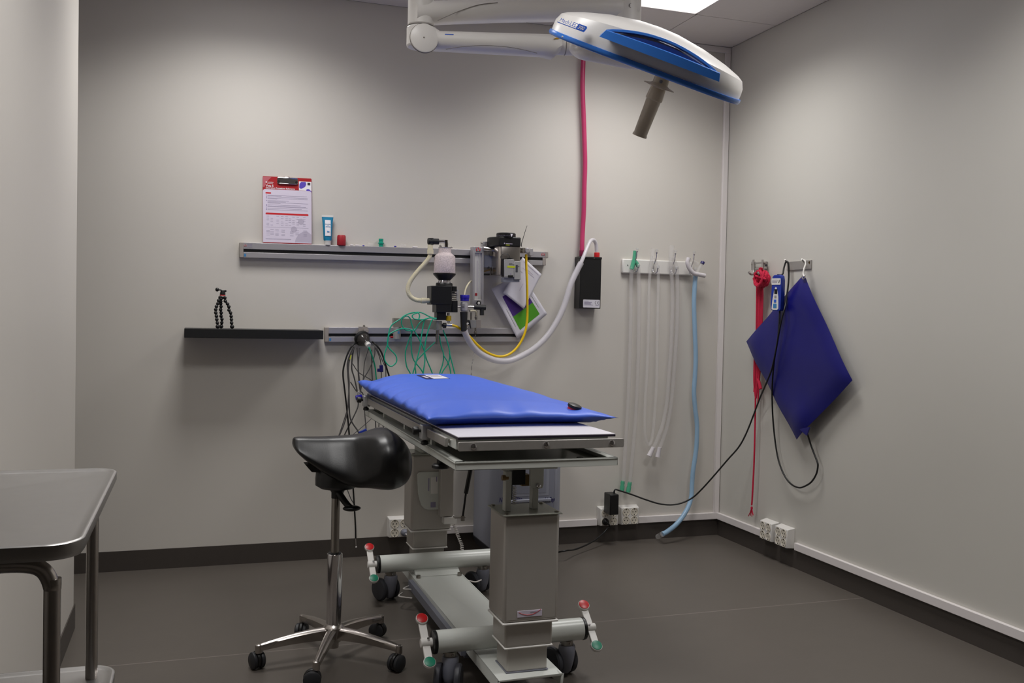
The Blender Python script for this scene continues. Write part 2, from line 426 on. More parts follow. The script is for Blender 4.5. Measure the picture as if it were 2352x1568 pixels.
# ---------------------------------------------------------------- black shelf and mini tripod
sh = MB().box((-2.829, -0.2, 1.072), (-2.222, 0.0, 1.113)).build('wall_shelf', 'black_shelf', bev=0.0015)
tag(sh, 'thick black floating shelf on the back wall with a mini tripod on it', 'shelf')
def tripod():
    Y = -0.115
    t = thing('mini_tripod', 'small black bendable tripod with beaded legs standing on the black shelf', 'tripod', V(bk(512, 752, Y).x, Y, 1.113))
    sc = 14.25
    def q(x, y, dy=0.0): return bk(480+x/sc, 650+y/sc, Y+dy)
    legs = [([(365, 465), (315, 570), (290, 670), (245, 765), (220, 865), (222, 970), (245, 1080), (255, 1190), (275, 1300), (285, 1415)], -0.03),
            ([(390, 520), (385, 600), (385, 670), (395, 765), (380, 870), (400, 970), (395, 1080), (425, 1180), (420, 1290), (400, 1410)], 0.03),
            ([(520, 480), (535, 590), (605, 680), (650, 770), (655, 885), (705, 970), (725, 1085), (735, 1190), (740, 1300), (757, 1420)], 0.0)]
    zlo = 1.113
    for L, dy in legs:
        m = MB(); P = []
        for i, (x, y) in enumerate(L):
            p = q(x, y, dy*i/len(L)); rr = 0.0082 if i < len(L)-1 else 0.0098
            if i == len(L)-1: p.z = zlo+rr*0.98
            P.append(p); m.ball(p, rr, 1, 1, 0.92, n=12)
        for a, b in zip(P, P[1:]): m.cyl(a, b, 0.0052, n=8)
        m.build('leg', 'black_plastic', t)
    h = MB(); h.lathe([(0.012, 0), (0.0125, 0.006), (0.010, 0.018), (0.009, 0.022)], q(445, 380)-V(0, 0, 0.002), (0.05, 0, 1), 16)
    h.box(q(400, 300)-V(0, 0.008, 0), q(520, 235)+V(0, 0.008, 0)); h.prism([q(510, 225, -0.006), q(575, 235, -0.006), q(575, 285, -0.006), q(515, 300, -0.006)], (0, 0.012, 0))
    h.build('head', 'black_plastic', t, bev=0.001)
    MB().lathe([(0.0127, -0.0022), (0.0127, 0.0022)], q(445, 398), (0.05, 0, 1), 20).build('ring', 'red_plastic', t, label='red ring below the tripod head')
    k = MB(); k.cyl(q(410, 225), q(300, 215), 0.0035, n=10); k.ball(q(268, 212), 0.0085, 1.0, 1, 1.05, n=12); k.build('knob', 'black_plastic', t)
    b = MB(); b.cyl(q(360, 480)+V(0, 0.0, 0), q(530, 480), 0.006, n=10); b.build('hub', 'black_plastic', t)
tripod()

# ---------------------------------------------------------------- clipboard
def clipboard():
    p = V(-2.487, -0.024, 1.5175)
    fr = Frame(p, SL, V(0, 0.055, 1))
    W_, H_ = 0.226, 0.314
    t = thing('clipboard', 'white and red printed clipboard leaning on the wall on the upper rail', 'clipboard', p)
    m = MB(); fr.poly(m, rrect(0, 0, W_, H_, 0.004), -0.003, 0); m.build('board', 'print_red', t)
    m = MB(); fr.poly(m, rrect(0.0005, 0.003, W_-0.0005, 0.2535, 0.011, corners=(1, 1, 0, 0)), 0, 0.0006); m.build('page', 'paper_lilac', t, label='pale printed page')
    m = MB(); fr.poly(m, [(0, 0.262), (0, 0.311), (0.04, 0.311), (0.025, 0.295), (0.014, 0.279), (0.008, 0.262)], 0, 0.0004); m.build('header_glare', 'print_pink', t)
    # photo in the header
    m = MB(); fr.box(m, 0.167, 0.2545, W_-0.0005, 0.298, 0, 0.0003); m.build('header_photo', 'print_white', t)
    m = MB(); fr.poly(m, [(0.168, 0.268), (0.170, 0.286), (0.178, 0.296), (0.198, 0.296), (0.201, 0.285), (0.196, 0.273), (0.186, 0.266), (0.176, 0.262)], 0.0002, 0.0006)
    fr.poly(m, [(0.201, 0.2545), (0.203, 0.262), (0.214, 0.263), (0.2255, 0.252), (0.2255, 0.247)], 0.0002, 0.0005); m.build('photo_detail', 'print_violet', t)
    m = MB(); fr.box(m, 0.207, 0.281, 0.220, 0.293, 0.0002, 0.0006); m.build('photo_detail', 'print_dark', t)
    m = MB(); fr.poly(m, rrect(0.0005, 0.003, W_-0.0005, 0.2535, 0.011, corners=(1, 1, 0, 0)), 0.0004, 0.0007); m.build('page_front', 'paper_lilac', t)
    text('mindray', fr, 0.022, 0.284, 0.0085, 'print_white', 'lettering', t, 0.0008)
    m = MB(); fr.disc(m, 0.0165, 0.2865, 0.0035, 0, 0.001); fr.box(m, 0.021, 0.280, 0.046, 0.2815, 0, 0.001); m.build('lettering', 'print_white', t)
    text('Veta 5', fr, 0.014, 0.2655, 0.0135, 'print_white', 'lettering', t, 0.0008, bold=0.0003)
    text('Operation Procedure Reference', fr, 0.014, 0.2565, 0.0098, 'print_white', 'lettering', t, 0.0008, bold=0.0002, wide=1.04)
    g1, g2, rd = MB(), MB(), MB()
    fr.poly(rd, rrect(0.013, 0.232, 0.038, 0.239, 0.002), 0.0006, 0.001)
    rows = [(0.2245, 0.185), (0.2215, 0.065), (0.2165, 0.188), (0.2105, 0.188), (0.2075, 0.045), (0.1995, 0.1), (0.195, 0.085), (0.1905, 0.19), (0.1875, 0.06), (0.1795, 0.155), (0.1735, 0.18), (0.1705, 0.188), (0.163, 0.16), (0.1565, 0.188)]
    for v, l in rows: fr.box(g1, 0.022, v, 0.022+l*0.985, v+0.0013, 0.0006, 0.001)
    for v in (0.2245, 0.2165, 0.2105, 0.1995, 0.1795, 0.1735, 0.163, 0.1565): fr.disc(g2, 0.0175, v+0.001, 0.0017, 0.0006, 0.001, 10)
    fr.poly(rd, rrect(0.013, 0.134, 0.211, 0.1425, 0.004, corners=(1, 1, 0, 0)), 0.0006, 0.001)
    for i, x in enumerate((0.017, 0.035, 0.062, 0.083, 0.103, 0.118, 0.135, 0.155, 0.185)):
        for j, y in enumerate((0.1255, 0.116, 0.108, 0.1, 0.092, 0.0845)):
            if (i*5+j*3) % 4 != 1: fr.box(g1, x, y, x+0.012, y+0.0013, 0.0006, 0.001)
    for i, x in enumerate((0.016, 0.034, 0.057, 0.085, 0.125, 0.150, 0.187)):
        for j, y in enumerate((0.062, 0.057, 0.052, 0.046, 0.041, 0.036)):
            if (i*3+j*5) % 4: fr.box(g1, x, y, x+0.016, y+0.0012, 0.0006, 0.001)
    for y in (0.0745, 0.02, 0.0175): fr.box(g1, 0.013, y, 0.211 if y > 0.05 else 0.13, y+0.0007, 0.0006, 0.001)
    gb = MB()
    fr.disc(gb, 0.176, 0.105, 0.0145, 0.0006, 0.0008); fr.disc(gb, 0.143, 0.067, 0.0145, 0.0006, 0.0008)
    fr.poly(gb, [(0.147, 0.006), (0.152, 0.025), (0.165, 0.045), (0.185, 0.058), (0.205, 0.06), (0.2245, 0.045), (0.2245, 0.006)], 0.0006, 0.0008)
    gb.build('watermark', 'print_light', t); g1.build('printed_text', 'print_grey', t); g2.build('bullets', 'print_purple', t); rd.build('heading_bar', 'print_bright_red', t)
    # chrome spring clip
    c = MB(); fr.poly(c, rrect(0.066, 0.281, 0.162, 0.311, 0.005), 0.002, 0.006); c.tube([fr.p(0.07, 0.309, 0.006), fr.p(0.158, 0.309, 0.006)], 0.004, 10, 0)
    fr.box(c, 0.075, 0.2795, 0.153, 0.284, 0.001, 0.008); fr.box(c, 0.1, 0.309, 0.126, 0.3155, 0.001, 0.004)
    c.build('clip', 'chrome', t, bev=0.001, label='chrome spring clip')
    for u in (0.073, 0.155):
        c = MB(); fr.disc(c, u, 0.291, 0.006, 0.004, 0.0075); c.build('clip_rivet', 'black_plastic', t)
clipboard()

# ---------------------------------------------------------------- small things on the upper rail
ZR = lambda x: 1.5145+(x+2.592)*0.0125
def ointment():
    x = bk(752.5, 560, -0.022).x; z = ZR(x)
    t = thing('ointment_tube', 'blue and white ointment tube standing on its cap beside the clipboard', 'tube', V(x, -0.02, z))
    fr = Frame(V(x, -0.02, z), SL, (0, 0, 1))
    MB().lathe([(0.0, 0), (0.0155, 0.0), (0.016, 0.018), (0.0165, 0.019), (0.0165, 0.021)], fr.p(0, 0, 0), (0, 0, 1), 24).build('cap', 'white_plastic', t)
    def ring(v, a, b, n=28): return [fr.p(a*math.cos(2*math.pi*k/n), v, b*math.sin(2*math.pi*k/n)) for k in range(n)]
    MB().loft([ring(0.021, 0.0175, 0.0160), ring(0.026, 0.0195, 0.0165), ring(0.07, 0.0215, 0.0125), ring(0.11, 0.0245, 0.007), ring(0.134, 0.0275, 0.0022)]).build('tube_body', 'print_teal', t)
    MB().loft([ring(0.134, 0.0278, 0.002), ring(0.1435, 0.0285, 0.0014)]).build('crimp', 'white_plastic', t)
    def front(v):
        K = ((0.021, 0.016), (0.026, 0.0165), (0.07, 0.0125), (0.11, 0.007), (0.134, 0.0022))
        for (a, p), (b, q_) in zip(K, K[1:]):
            if v <= b: return p+(q_-p)*(v-a)/(b-a)+0.0012
        return 0.0034
    def lab(v0, v1, half, n=6):
        m = MB()
        def f(i, j):
            u = -half+2*half*i; v = v0+(v1-v0)*j; k = u/(0.0195+(v-0.026)*0.0074/0.1)
            return fr.p(u, v, front(v)*math.sqrt(max(0.05, 1-k*k*0.95))+0.0012)
        m.grid(f, 12, n); return m
    lab(0.043, 0.119, 0.0135).build('front_label', 'print_white', t, label='white front label')
    tl = Frame(fr.p(0, 0.0, 0.0221+0.0016), SL, fr.v-fr.n*0.1375)
    text('Braunosan\nVet', tl, 0, 0.098, 0.0062, 'print_teal', 'lettering', t, 0.0012, 'CENTER')
    k = MB(); tl.poly(k, [(-0.004, 0.060), (0.009, 0.063), (-0.004, 0.068)], 0.0012, 0.002); tl.box(k, -0.011, 0.087, 0.011, 0.0885, 0.001, 0.0022); k.build('lettering', 'sticker_blue', t)
ointment()
x = bk(784, 560, -0.02).x
o = MB().lathe([(0.0, 0), (0.0195, 0.0), (0.021, 0.003), (0.0205, 0.044), (0.018, 0.0492), (0.0, 0.0505)], V(x, -0.021, ZR(x)), (0, 0, 1), 32).build('plastic_cap', 'red_soft')
tag(o, 'large red cap standing on the upper rail beside the ointment tube', 'cap')
def adapter(px, y0, m, label, cat, prof, name, dy=0.0):
    x = bk(px, 560, -0.018).x
    o = MB().lathe(prof, V(x, -0.018+dy, ZR(x)), (0, 0, 1), 20).build(name, m); tag(o, label, cat); return o
adapter(875, 0, 'teal_plastic', 'turquoise tube connector standing on the upper rail', 'connector',
        [(0, 0), (0.0105, 0), (0.0112, 0.013), (0.0145, 0.0145), (0.0145, 0.019), (0.011, 0.021), (0.010, 0.0275), (0.0115, 0.029), (0.0115, 0.0385), (0.008, 0.0385), (0.008, 0.03)], 'tube_connector')
def lying(px, r, L, m, label, name='tube_connector', z=0.0, tilt=0.0):
    x = bk(px, 560, -0.016).x
    a = V(x-L/2, -0.016, ZR(x)+r+z); o = MB().lathe([(r*0.7, 0), (r, 0.001), (r, L*0.55), (r*0.8, L*0.6), (r*0.8, L)], a, (1, 0, tilt), 16).build(name, m); tag(o, label, 'connector'); return o
lying(808, 0.004, 0.014, 'milky_white', 'small white fitting lying closest to the red cap on the upper rail')
lying(821, 0.0035, 0.020, 'milky_white', 'tiny cream fitting lying between the red cap and the turquoise connector')
lying(835, 0.0028, 0.010, 'royal_plastic', 'tiny purple cap lying left of the turquoise connector')
lying(851, 0.0085, 0.026, 'clear_hose', 'clear plastic adapter lying just left of the turquoise connector')
lying(908, 0.0035, 0.010, 'royal_plastic', 'tiny purple cap lying right of the turquoise connector')
lying(926, 0.009, 0.030, 'clear_hose', 'clear plastic adapter lying right of the turquoise connector')
lying(953, 0.004, 0.026, 'milky_white', 'flat white fitting lying on the rail just left of the black elbow')

# ================================================================ sockets
def outlet(o, u, label, group):
    """quad socket box; o = lower left corner on the wall"""
    fr = Frame(o, u, (0, 0, 1)); W_, H_, D_ = 0.114, 0.102, 0.042
    t = thing('power_outlet', label, 'power outlet', fr.p(W_/2, 0, 0), group)
    m = MB(); m.hexa([fr.p(0, 0), fr.p(W_, 0), fr.p(W_, H_), fr.p(0, H_)], [fr.p(0.006, 0.003, D_), fr.p(W_-0.006, 0.003, D_), fr.p(W_-0.006, H_-0.009, D_), fr.p(0.006, H_-0.009, D_)])
    m.build('housing', 'white_plastic', t, bev=0.003)
    for v in (0.0255, 0.0705):
        for u_ in (0.033, 0.081):
            s = MB(); c = fr.p(u_, v, D_)
            s.lathe([(0.0215, 0), (0.0215, 0.0016), (0.0195, 0.002), (0.0185, 0.0003), (0.0, 0.0003)], c, fr.n, 28)
            so = s.build('socket', 'socket_face', t)
            h = MB()
            for du in (-0.0085, 0.0085): fr.disc(h, u_+du, v, 0.0027, D_, D_+0.001, 10)
            fr.box(h, u_-0.002, v-0.0175, u_+0.002, v-0.0125, D_, D_+0.002); fr.box(h, u_-0.002, v+0.0125, u_+0.002, v+0.0175, D_, D_+0.002)
            h.build('pin_holes', 'hole_black', so)
    return t, fr
o1, f1 = outlet(V(-0.740, 0, 0.092), (1, 0, 0), 'white quad power outlet holding a black plug and black adapter on the back wall', 'quad power outlets')
o2, f2 = outlet(V(-0.618, 0, 0.092), (1, 0, 0), 'empty white quad power outlet right of the adapter, on the back wall', 'quad power outlets')
o3, f3 = outlet(V(-1.872, 0, 0.092), (1, 0, 0), 'white quad power outlet behind the operating table with a white plug', 'quad power outlets')
o4, f4 = outlet(V(0, -0.470, 0.092), (0, -1, 0), 'empty white quad power outlet on the right wall, nearer the corner', 'quad power outlets')
o5, f5 = outlet(V(0, -0.602, 0.092), (0, -1, 0), 'empty white quad power outlet on the right wall, further from the corner', 'quad power outlets')
# ================================================================ anaesthetic equipment on the rails
def Q(sx, sy, x0, y0, sc, Y): return bk(x0+sx/sc, y0+sy/sc, Y)
def z3(Y): return lambda x, y, dy=0.0: bk(900+x/4.355, 500+y/4.355, Y+dy)
def z6(Y): return lambda x, y, dy=0.0: bk(980+x/7.8375, 520+y/7.8375, Y+dy)
def z8(Y): return lambda x, y, dy=0.0: bk(980+x/11.2, 660+y/11.2, Y+dy)
def z7(Y): return lambda x, y, dy=0.0: bk(1100+x/9.222, 510+y/9.222, Y+dy)
def slab(mb, q, x0, y0, x1, y1, d0, d1):
    """upright block whose front face spans the measured rectangle; d0 front, d1 back offsets"""
    a, b, c_, d = q(x0, y1, d0), q(x1, y1, d0), q(x1, y0, d0), q(x0, y0, d0)
    mb.prism([a, b, c_, d], (0, d1-d0, 0)); return mb
# bracket arm and post
YA = -0.21
def bracket():
    t = thing('bracket_arm', 'grey metal bracket arm on the lower rail draped with green tubing', 'bracket', V(-1.86, -0.03, 1.06))
    m = MB(); a0, a1 = bk(904, 730, -0.05), bk(904, 750.5, -0.05); b0, b1 = bk(1003, 735, YA-0.02), bk(1003, 756.5, YA-0.02)
    m.hexa([a1, b1, b1+V(0, 0.035, 0), a1+V(0, 0.035, 0)], [a0, b0, b0+V(0, 0.035, 0), a0+V(0, 0.035, 0)])
    c0 = bk(1005, 757, YA); m.cyl(c0, c0+V(0, 0, 0.043), 0.0205, n=28)
    m.build('arm', 'arm_metal', t, bev=0.0015)
    p = bk(911.5, 778, -0.055); m = MB(); m.cyl(p, p+V(0, 0, 0.058), 0.0185, n=24); m.box(p+V(-0.014, 0.0, 0.012), p+V(0.014, 0.0245, 0.052)); m.build('pivot', 'aluminium_grey', t)
    s = MB(); s.box(p+V(0.0, -0.0192, 0.026), p+V(0.009, -0.017, 0.037)); s.build('sticker', 'sticker_blue', t)
    k = MB(); k.cyl(bk(897, 774, -0.05), bk(904, 774, -0.05), 0.005, n=12); k.build('knob', 'red_soft', t, label='small red knob')
    p0, p1 = bk(1005, 758, YA), bk(1005, 790, YA)
    m = MB(); m.lathe([(0.0085, 0), (0.0085, 0.026), (0.0095, 0.027), (0.0095, (p0-p1).length*0.62), (0.008, (p0-p1).length*0.64), (0.008, (p0-p1).length)], p1, p0-p1, 20); m.build('post', 'dull_chrome', t)
    k = MB(); k.cyl(bk(1017, 747, YA), bk(1024, 747, YA), 0.013, n=18); k.cyl(bk(1012, 747, YA), bk(1017, 747, YA), 0.006, n=12); k.build('clamp_knob', 'black_plastic', t)
bracket()

# circle absorber with soda lime canister
def absorber():
    Y = YA; q = z6(Y); q8 = z8(Y)
    base = q8(345, 850)
    t = thing('gas_absorber', 'black gas absorber with a canister of pinkish granules above its bracket arm', 'absorber', base)
    cx = lambda y: q(320, y)
    px = (q(505, 700)-q(115, 700)).length/390
    def lat(prof, m, name, n=36, label=None):
        mb = MB(); pr = [(r*px, (q(320, 840).z-q(320, y).z)*-1+0) for r, y in prof]
        mb.lathe([(r*px, q(320, y).z-q(320, 1568).z) for r, y in prof], V(q(320, 840).x, Y, q(320, 1568).z), (0, 0, 1), n)
        return mb.build(name, m, t, label=label)
    lat([(0, 843), (188, 843), (190, 835), (183, 545), (165, 520), (118, 482), (110, 470), (110, 390), (0, 388)], 'soda_lime', 'canister', label='canister filled with pinkish white granules')
    lat([(97, 975), (197, 868), (198, 845), (185, 842)], 'black_plastic', 'funnel')
    lat([(114, 1018), (116, 1015), (104, 980), (100, 972)], 'chrome', 'collar')
    lat([(148, 1070), (148, 1030), (138, 1016), (110, 1014)], 'black_plastic', 'neck', 32)
    lat([(112, 388), (114, 376), (70, 374), (0, 374)], 'aluminium', 'canister_lid')
    m = MB()
    slab(m, q, 84, 1065, 455, 1405, -0.045, 0.045); slab(m, q, 75, 1150, 100, 1200, -0.02, 0.02)
    slab(m, q8, 250, 430, 640, 640, -0.042, 0.042)
    slab(m, q8, 262, 600, 505, 842, -0.03, 0.025)
    m.build('valve_block', 'black_plastic', t, bev=0.003)
    for a in ((455, 1075, 545, 1170), (455, 1330, 560, 1545)): slab(MB(), q, *a, -0.03, 0.03).build('side_block', 'black_plastic', t, bev=0.002)
    m = MB()
    for y in (1195, 1235, 1270, 1300): m.cyl(q(450, y), q(540, y), 0.005, n=12)
    m.tube([q(520, 1180), q(545, 1230), q(520, 1300)], 0.003, 8)
    m.build('valve_fittings', 'dull_chrome', t)
    m = MB(); m.cyl(q(540, 1150), q(572, 1150), 0.004, n=10); m.cyl(q(556, 1140, -0.01), q(556, 1330, -0.01), 0.006, n=12); m.build('sight_tube', 'glass_clear', t)
    # top outlet: chrome angle + black elbow
    m = MB(); m.tube([q(215, 270), q(330, 270), q(355, 300), q(355, 372)], 0.0085, 16, 6); slab(m, q, 330, 240, 378, 372, -0.012, 0.012); m.build('outlet_angle', 'chrome', t)
    m = MB(); m.cyl(q(215, 272), q(22, 265), 0.0142, 0.0145, n=24); m.cyl(q(75, 210), q(75, 330), 0.0128, n=24); m.build('elbow', 'black_rubber', t)
    m = MB(); m.ball(q(250, 352), 0.006, n=10); m.ball(q(455, 378), 0.004, n=8); m.cyl(q(420, 378), q(455, 378), 0.0025, n=8); m.build('latch', 'dull_chrome', t)
    # yellow quick connector below
    m = MB(); m.cyl(q8(560, 650), q8(560, 720), 0.0065, n=14); m.cyl(q8(560, 850), q8(560, 905), 0.0065, n=14); m.build('nipple', 'chrome', t)
    m = MB(); m.lathe([(0.0125, 0), (0.0138, 0.003), (0.0138, 0.022), (0.0122, 0.025)], q8(558, 858), (0, 0, 1), 10); m.build('yellow_nut', 'yellow_hose', t)
    # side valve
    MB().cyl(q(480, 1440), q(620, 1440), 0.0063, n=16).build('valve_tube', 'chrome', t); MB().cyl(q(720, 1445), q(860, 1450), 0.0078, n=18).build('valve_tube', 'chrome', t)
    m = MB(); m.lathe([(0.014, 0), (0.0185, 0.005), (0.0190, 0.036), (0.0165, 0.047)], q8(963, 618), (0, 0, 1), 28); m.build('valve_body', 'aluminium', t)
    fr = Frame(q8(890, 520, -0.0195), (1, 0, 0), (0, 0, 1)); m = MB()
    for k in range(3): fr.box(m, 0.001, 0.014-k*0.0065, 0.0155, 0.0158-k*0.0065)
    m.build('printed_text', 'print_dark', t)
    m = MB(); m.lathe([(0.0195, 0), (0.0215, 0.001), (0.0215, 0.012), (0.0230, 0.0135), (0.0238, 0.028), (0.0225, 0.030)], q8(975, 350), (0, 0, 1), 36); m.build('valve_cap', 'royal_plastic', t)
    m = MB(); m.cyl(q8(1215, 505), q8(1510, 520), 0.0118, 0.0128, n=24); m.cyl(q8(1420, 530), q8(1420, 715), 0.0105, n=22); m.ball(q8(1440, 520), 0.0125, n=14); m.build('elbow', 'black_rubber', t)
    m = MB(); m.tube([q8(955, 625), q8(955, 800), q8(950, 900), q8(958, 1120)], lambda s: 0.0185-0.0040*s, 20, 6); m.build('hose_handle', 'black_rubber', t)
    m = MB(); m.tube([q8(1010, 880), q8(1075, 850), q8(1110, 930), q8(1135, 1055)], lambda s: 0.0055-0.0035*s, 10, 6, squash=1); m.build('release_lever', 'black_plastic', t)
    return t
absorber()
m = MB(); q = z3(YA)
m.tube([q(390, 828), q(300, 828)], 0.0118, 20, 0); m.tube([q(385, 270), q(385, 365)], 0.0125, 20, 0); m.cyl(q(385, 318), q(385, 362), 0.0150, n=24); m.cyl(q(338, 828), q(295, 828), 0.0135, n=22)
bh = thing('breathing_hose', 'cream ribbed hose curving from the upper black elbow down to the black absorber block', 'hose', q(150, 700))
m.build('cuffs', 'cream_hose', bh)
MB().tube([q(385, 360), q(372, 400), q(330, 455), q(250, 545), q(182, 640), q(160, 720), q(185, 785), q(240, 820), q(300, 828)], 0.0112, 16, 10, rib=(0.0014, 0.0036)).build('ribbed_hose', 'cream_hose', bh)

# yellow oxygen hose
YH = -0.2
pts = [(596, 1072, YA), (640, 1085, YA), (690, 1115, YA+0.02), (770, 1180, -0.17), (860, 1275, -0.15), (950, 1345, -0.13), (1060, 1385, -0.12), (1160, 1370, -0.11), (1250, 1300, -0.10), (1320, 1180, -0.10), (1350, 1050, -0.10), (1355, 880, -0.10), (1352, 650, -0.10), (1345, 480, -0.10), (1343, 365, -0.105)]
yh = thing('oxygen_hose', 'thin yellow hose drooping from the steel vaporizer to the black absorber', 'hose', bk(1150, 816, -0.12))
MB().tube([bk(900+a/4.355, 500+b/4.355, c_) for a, b, c_ in pts], 0.0062, 14, 10).build('hose', 'yellow_hose', yh)
m = MB(); m.cyl(bk(900+598/4.355, 746, YA), bk(900+545/4.355, 745, YA), 0.0082, n=18); m.cyl(bk(900+585/4.355, 746, YA), bk(900+600/4.355, 746, YA), 0.0072, n=18); m.build('fitting', 'chrome', yh)

# milky scavenging hose
pts = [(727, 1125, YA), (745, 1180, YA+0.01), (790, 1260, -0.18), (860, 1340, -0.16), (950, 1395, -0.15), (1060, 1430, -0.14), (1180, 1428, -0.13), (1310, 1375, -0.12), (1440, 1295, -0.12), (1560, 1175, -0.12), (1660, 1020, -0.12), (1730, 860, -0.12)]
P = [bk(900+a/4.355, 500+b/4.355, c_) for a, b, c_ in pts] + [bk(1310, 655, -0.12), bk(1326, 620, -0.12), bk(1335, 603, -0.12)]
sc = thing('scavenging_hose', 'thick milky white hose sagging from the absorber to the black wall box', 'hose', bk(1150, 828, -0.14))
MB().tube(P, 0.0152, 20, 10, rib=(0.0004, 0.006)).build('wide_hose', 'milky_hose', sc)
P = [bk(1333, 607, -0.12), bk(1341, 588, -0.11), bk(1349, 568, -0.09), bk(1356, 554, -0.075), bk(1363, 551, -0.06), bk(1369, 560, -0.05), bk(1370.5, 578, -0.045)]
MB().tube(P, 0.0098, 16, 8).build('narrow_hose', 'milky_hose', sc)

# flowmeter
def flowmeter():
    Y = -0.095; q = z6(Y)
    t = thing('flowmeter', 'tall grey flowmeter with a clear tube and red V logo between absorber and vaporizer', 'flowmeter', q(915, 1400))
    fr = Frame(q(822, 1400), SL, (0, 0, 1)); s = (q(1026, 1400)-q(822, 1400)).length/204; h = (q(915, 365)-q(915, 1400)).length
    def U(x): return (x-822)*s
    def W(y): return h*(1400-y)/1035
    m = MB(); D = 0.045
    fr.box(m, 0, 0, U(1026), h, -D, -0.012)
    for a in ((822, 1400, 862, 365), (992, 1400, 1026, 365)): fr.box(m, U(a[0]), W(a[1]), U(a[2]), W(a[3]), -0.013, 0)
    fr.box(m, U(855), W(475), U(1000), h, -0.013, 0); fr.box(m, U(855), 0, U(1000), W(1318), -0.013, 0)
    m.build('body', 'aluminium', t, bev=0.0012)
    m = MB(); fr.box(m, U(862), W(1318), U(992), W(475), -0.0128, -0.011); m.build('scale_plate', 'white_plastic', t)
    m = MB()
    for k in range(40): fr.box(m, U(905), W(1180)+(W(620)-W(1180))*k/39, U(930 if k % 5 else 942), W(1180)+(W(620)-W(1180))*k/39+0.0008, -0.011, -0.0106)
    m.build('scale_marks', 'print_light', t)
    m = MB(); m.cyl(fr.p(U(950), W(1315), -0.006), fr.p(U(950), W(478), -0.006), 0.0048, n=16); m.build('glass_tube', 'glass_clear', t)
    m = MB(); fr.box(m, U(880), W(1245), U(918), W(1195), -0.011, -0.0095); m.build('label_red', 'red_soft', t)
    v_logo(Frame(q(890, 455)-V(0, 0.0003, 0), SL, (0, 0, 1)), 0, 0, U(965)-U(890), t)
    m = MB(); m.box(q(860, 460)+V(0, 0.045, 0), q(990, 400)+V(0, 0.064, 0)); slab(m, q, 860, 1000, 985, 1090, 0.045, 0.094); m.build('bracket', 'aluminium_grey', t)
    k = MB(); k.cyl(q(935, 1378, -0.02), q(935, 1378, 0.02), 0.012, n=22); k.build('control_knob', 'black_plastic', t)
    k = MB(); k.lathe([(0.0068, 0), (0.0068, 0.002), (0.004, 0.002), (0.004, 0.003)], q(940, 1378, -0.02), (0, -1, 0), 20); k.build('knob_face', 'white_plastic', t)
    q8 = z8(-0.1)
    m = MB(); m.cyl(q8(1275, 590), q8(1270, 830), 0.006, n=14); m.ball(q8(1268, 770), 0.0072, 1, 1, 1.3, n=10); m.cyl(q8(1255, 1040), q8(1252, 1120), 0.0045, n=12); m.lathe([(0.006, 0), (0.008, 0.004), (0.008, 0.010), (0.005, 0.014)], q8(1252, 1190), (0, 0, 1), 14); m.cyl(q8(1140, 640), q8(1140, 830), 0.004, n=10)
    m.build('fittings', 'dull_chrome', t)
    m = MB(); slab(m, q8, 1130, 835, 1272, 1040, -0.02, 0.03); m.build('valve_block', 'aluminium_grey', t, bev=0.001)
    m = MB(); slab(m, q8, 1272, 835, 1395, 1035, -0.018, 0.025); m.build('valve_block', 'end_cap_grey', t, bev=0.001)
    m = MB(); m.cyl(q8(1010, 960), q8(1100, 960), 0.009, n=16); m.build('valve_stem', 'chrome', t)
flowmeter()
m = MB().tube([bk(1066.5, 680, -0.16), bk(1068, 668, -0.13), bk(1073, 656, -0.1), bk(1080, 647, -0.08), bk(1086, 644, -0.06)], 0.0042, 12, 8).build('gas_line', 'cream_hose'); tag(m, 'short thin cream tube rising behind the blue valve cap', 'tube')
m = MB().tube([bk(1079, 714, -0.17), bk(1088, 713, -0.15), bk(1093, 716, -0.12), bk(1094, 725, -0.1)], 0.0045, 12, 8).build('gas_line', 'cream_hose'); tag(m, 'short cream tube bending down below the right black elbow', 'tube')
P = [bk(1092, 768, -0.1), bk(1091, 780, -0.1), bk(1090, 800, -0.1), bk(1088.5, 815, -0.1), bk(1085, 832, -0.1), bk(1083, 845, -0.1), bk(1081.5, 880, -0.1)]
t = thing('sampling_line', 'thin clear line with dark spots hanging below the flowmeter', 'line', P[-1])
MB().tube(P, 0.0019, 8, 8).build('line', 'clear_hose', t)
PP = resample(spline(P, 8), 0.002); m = MB()
for a, b in ((2, 12), (40, 47), (62, 66), (70, 74), (79, 90), (96, 103), (106, 114)):
    if b < len(PP): m.tube(PP[a:b], 0.0013, 6, 0)
m.build('dark_droplets', 'machine_dark', t)

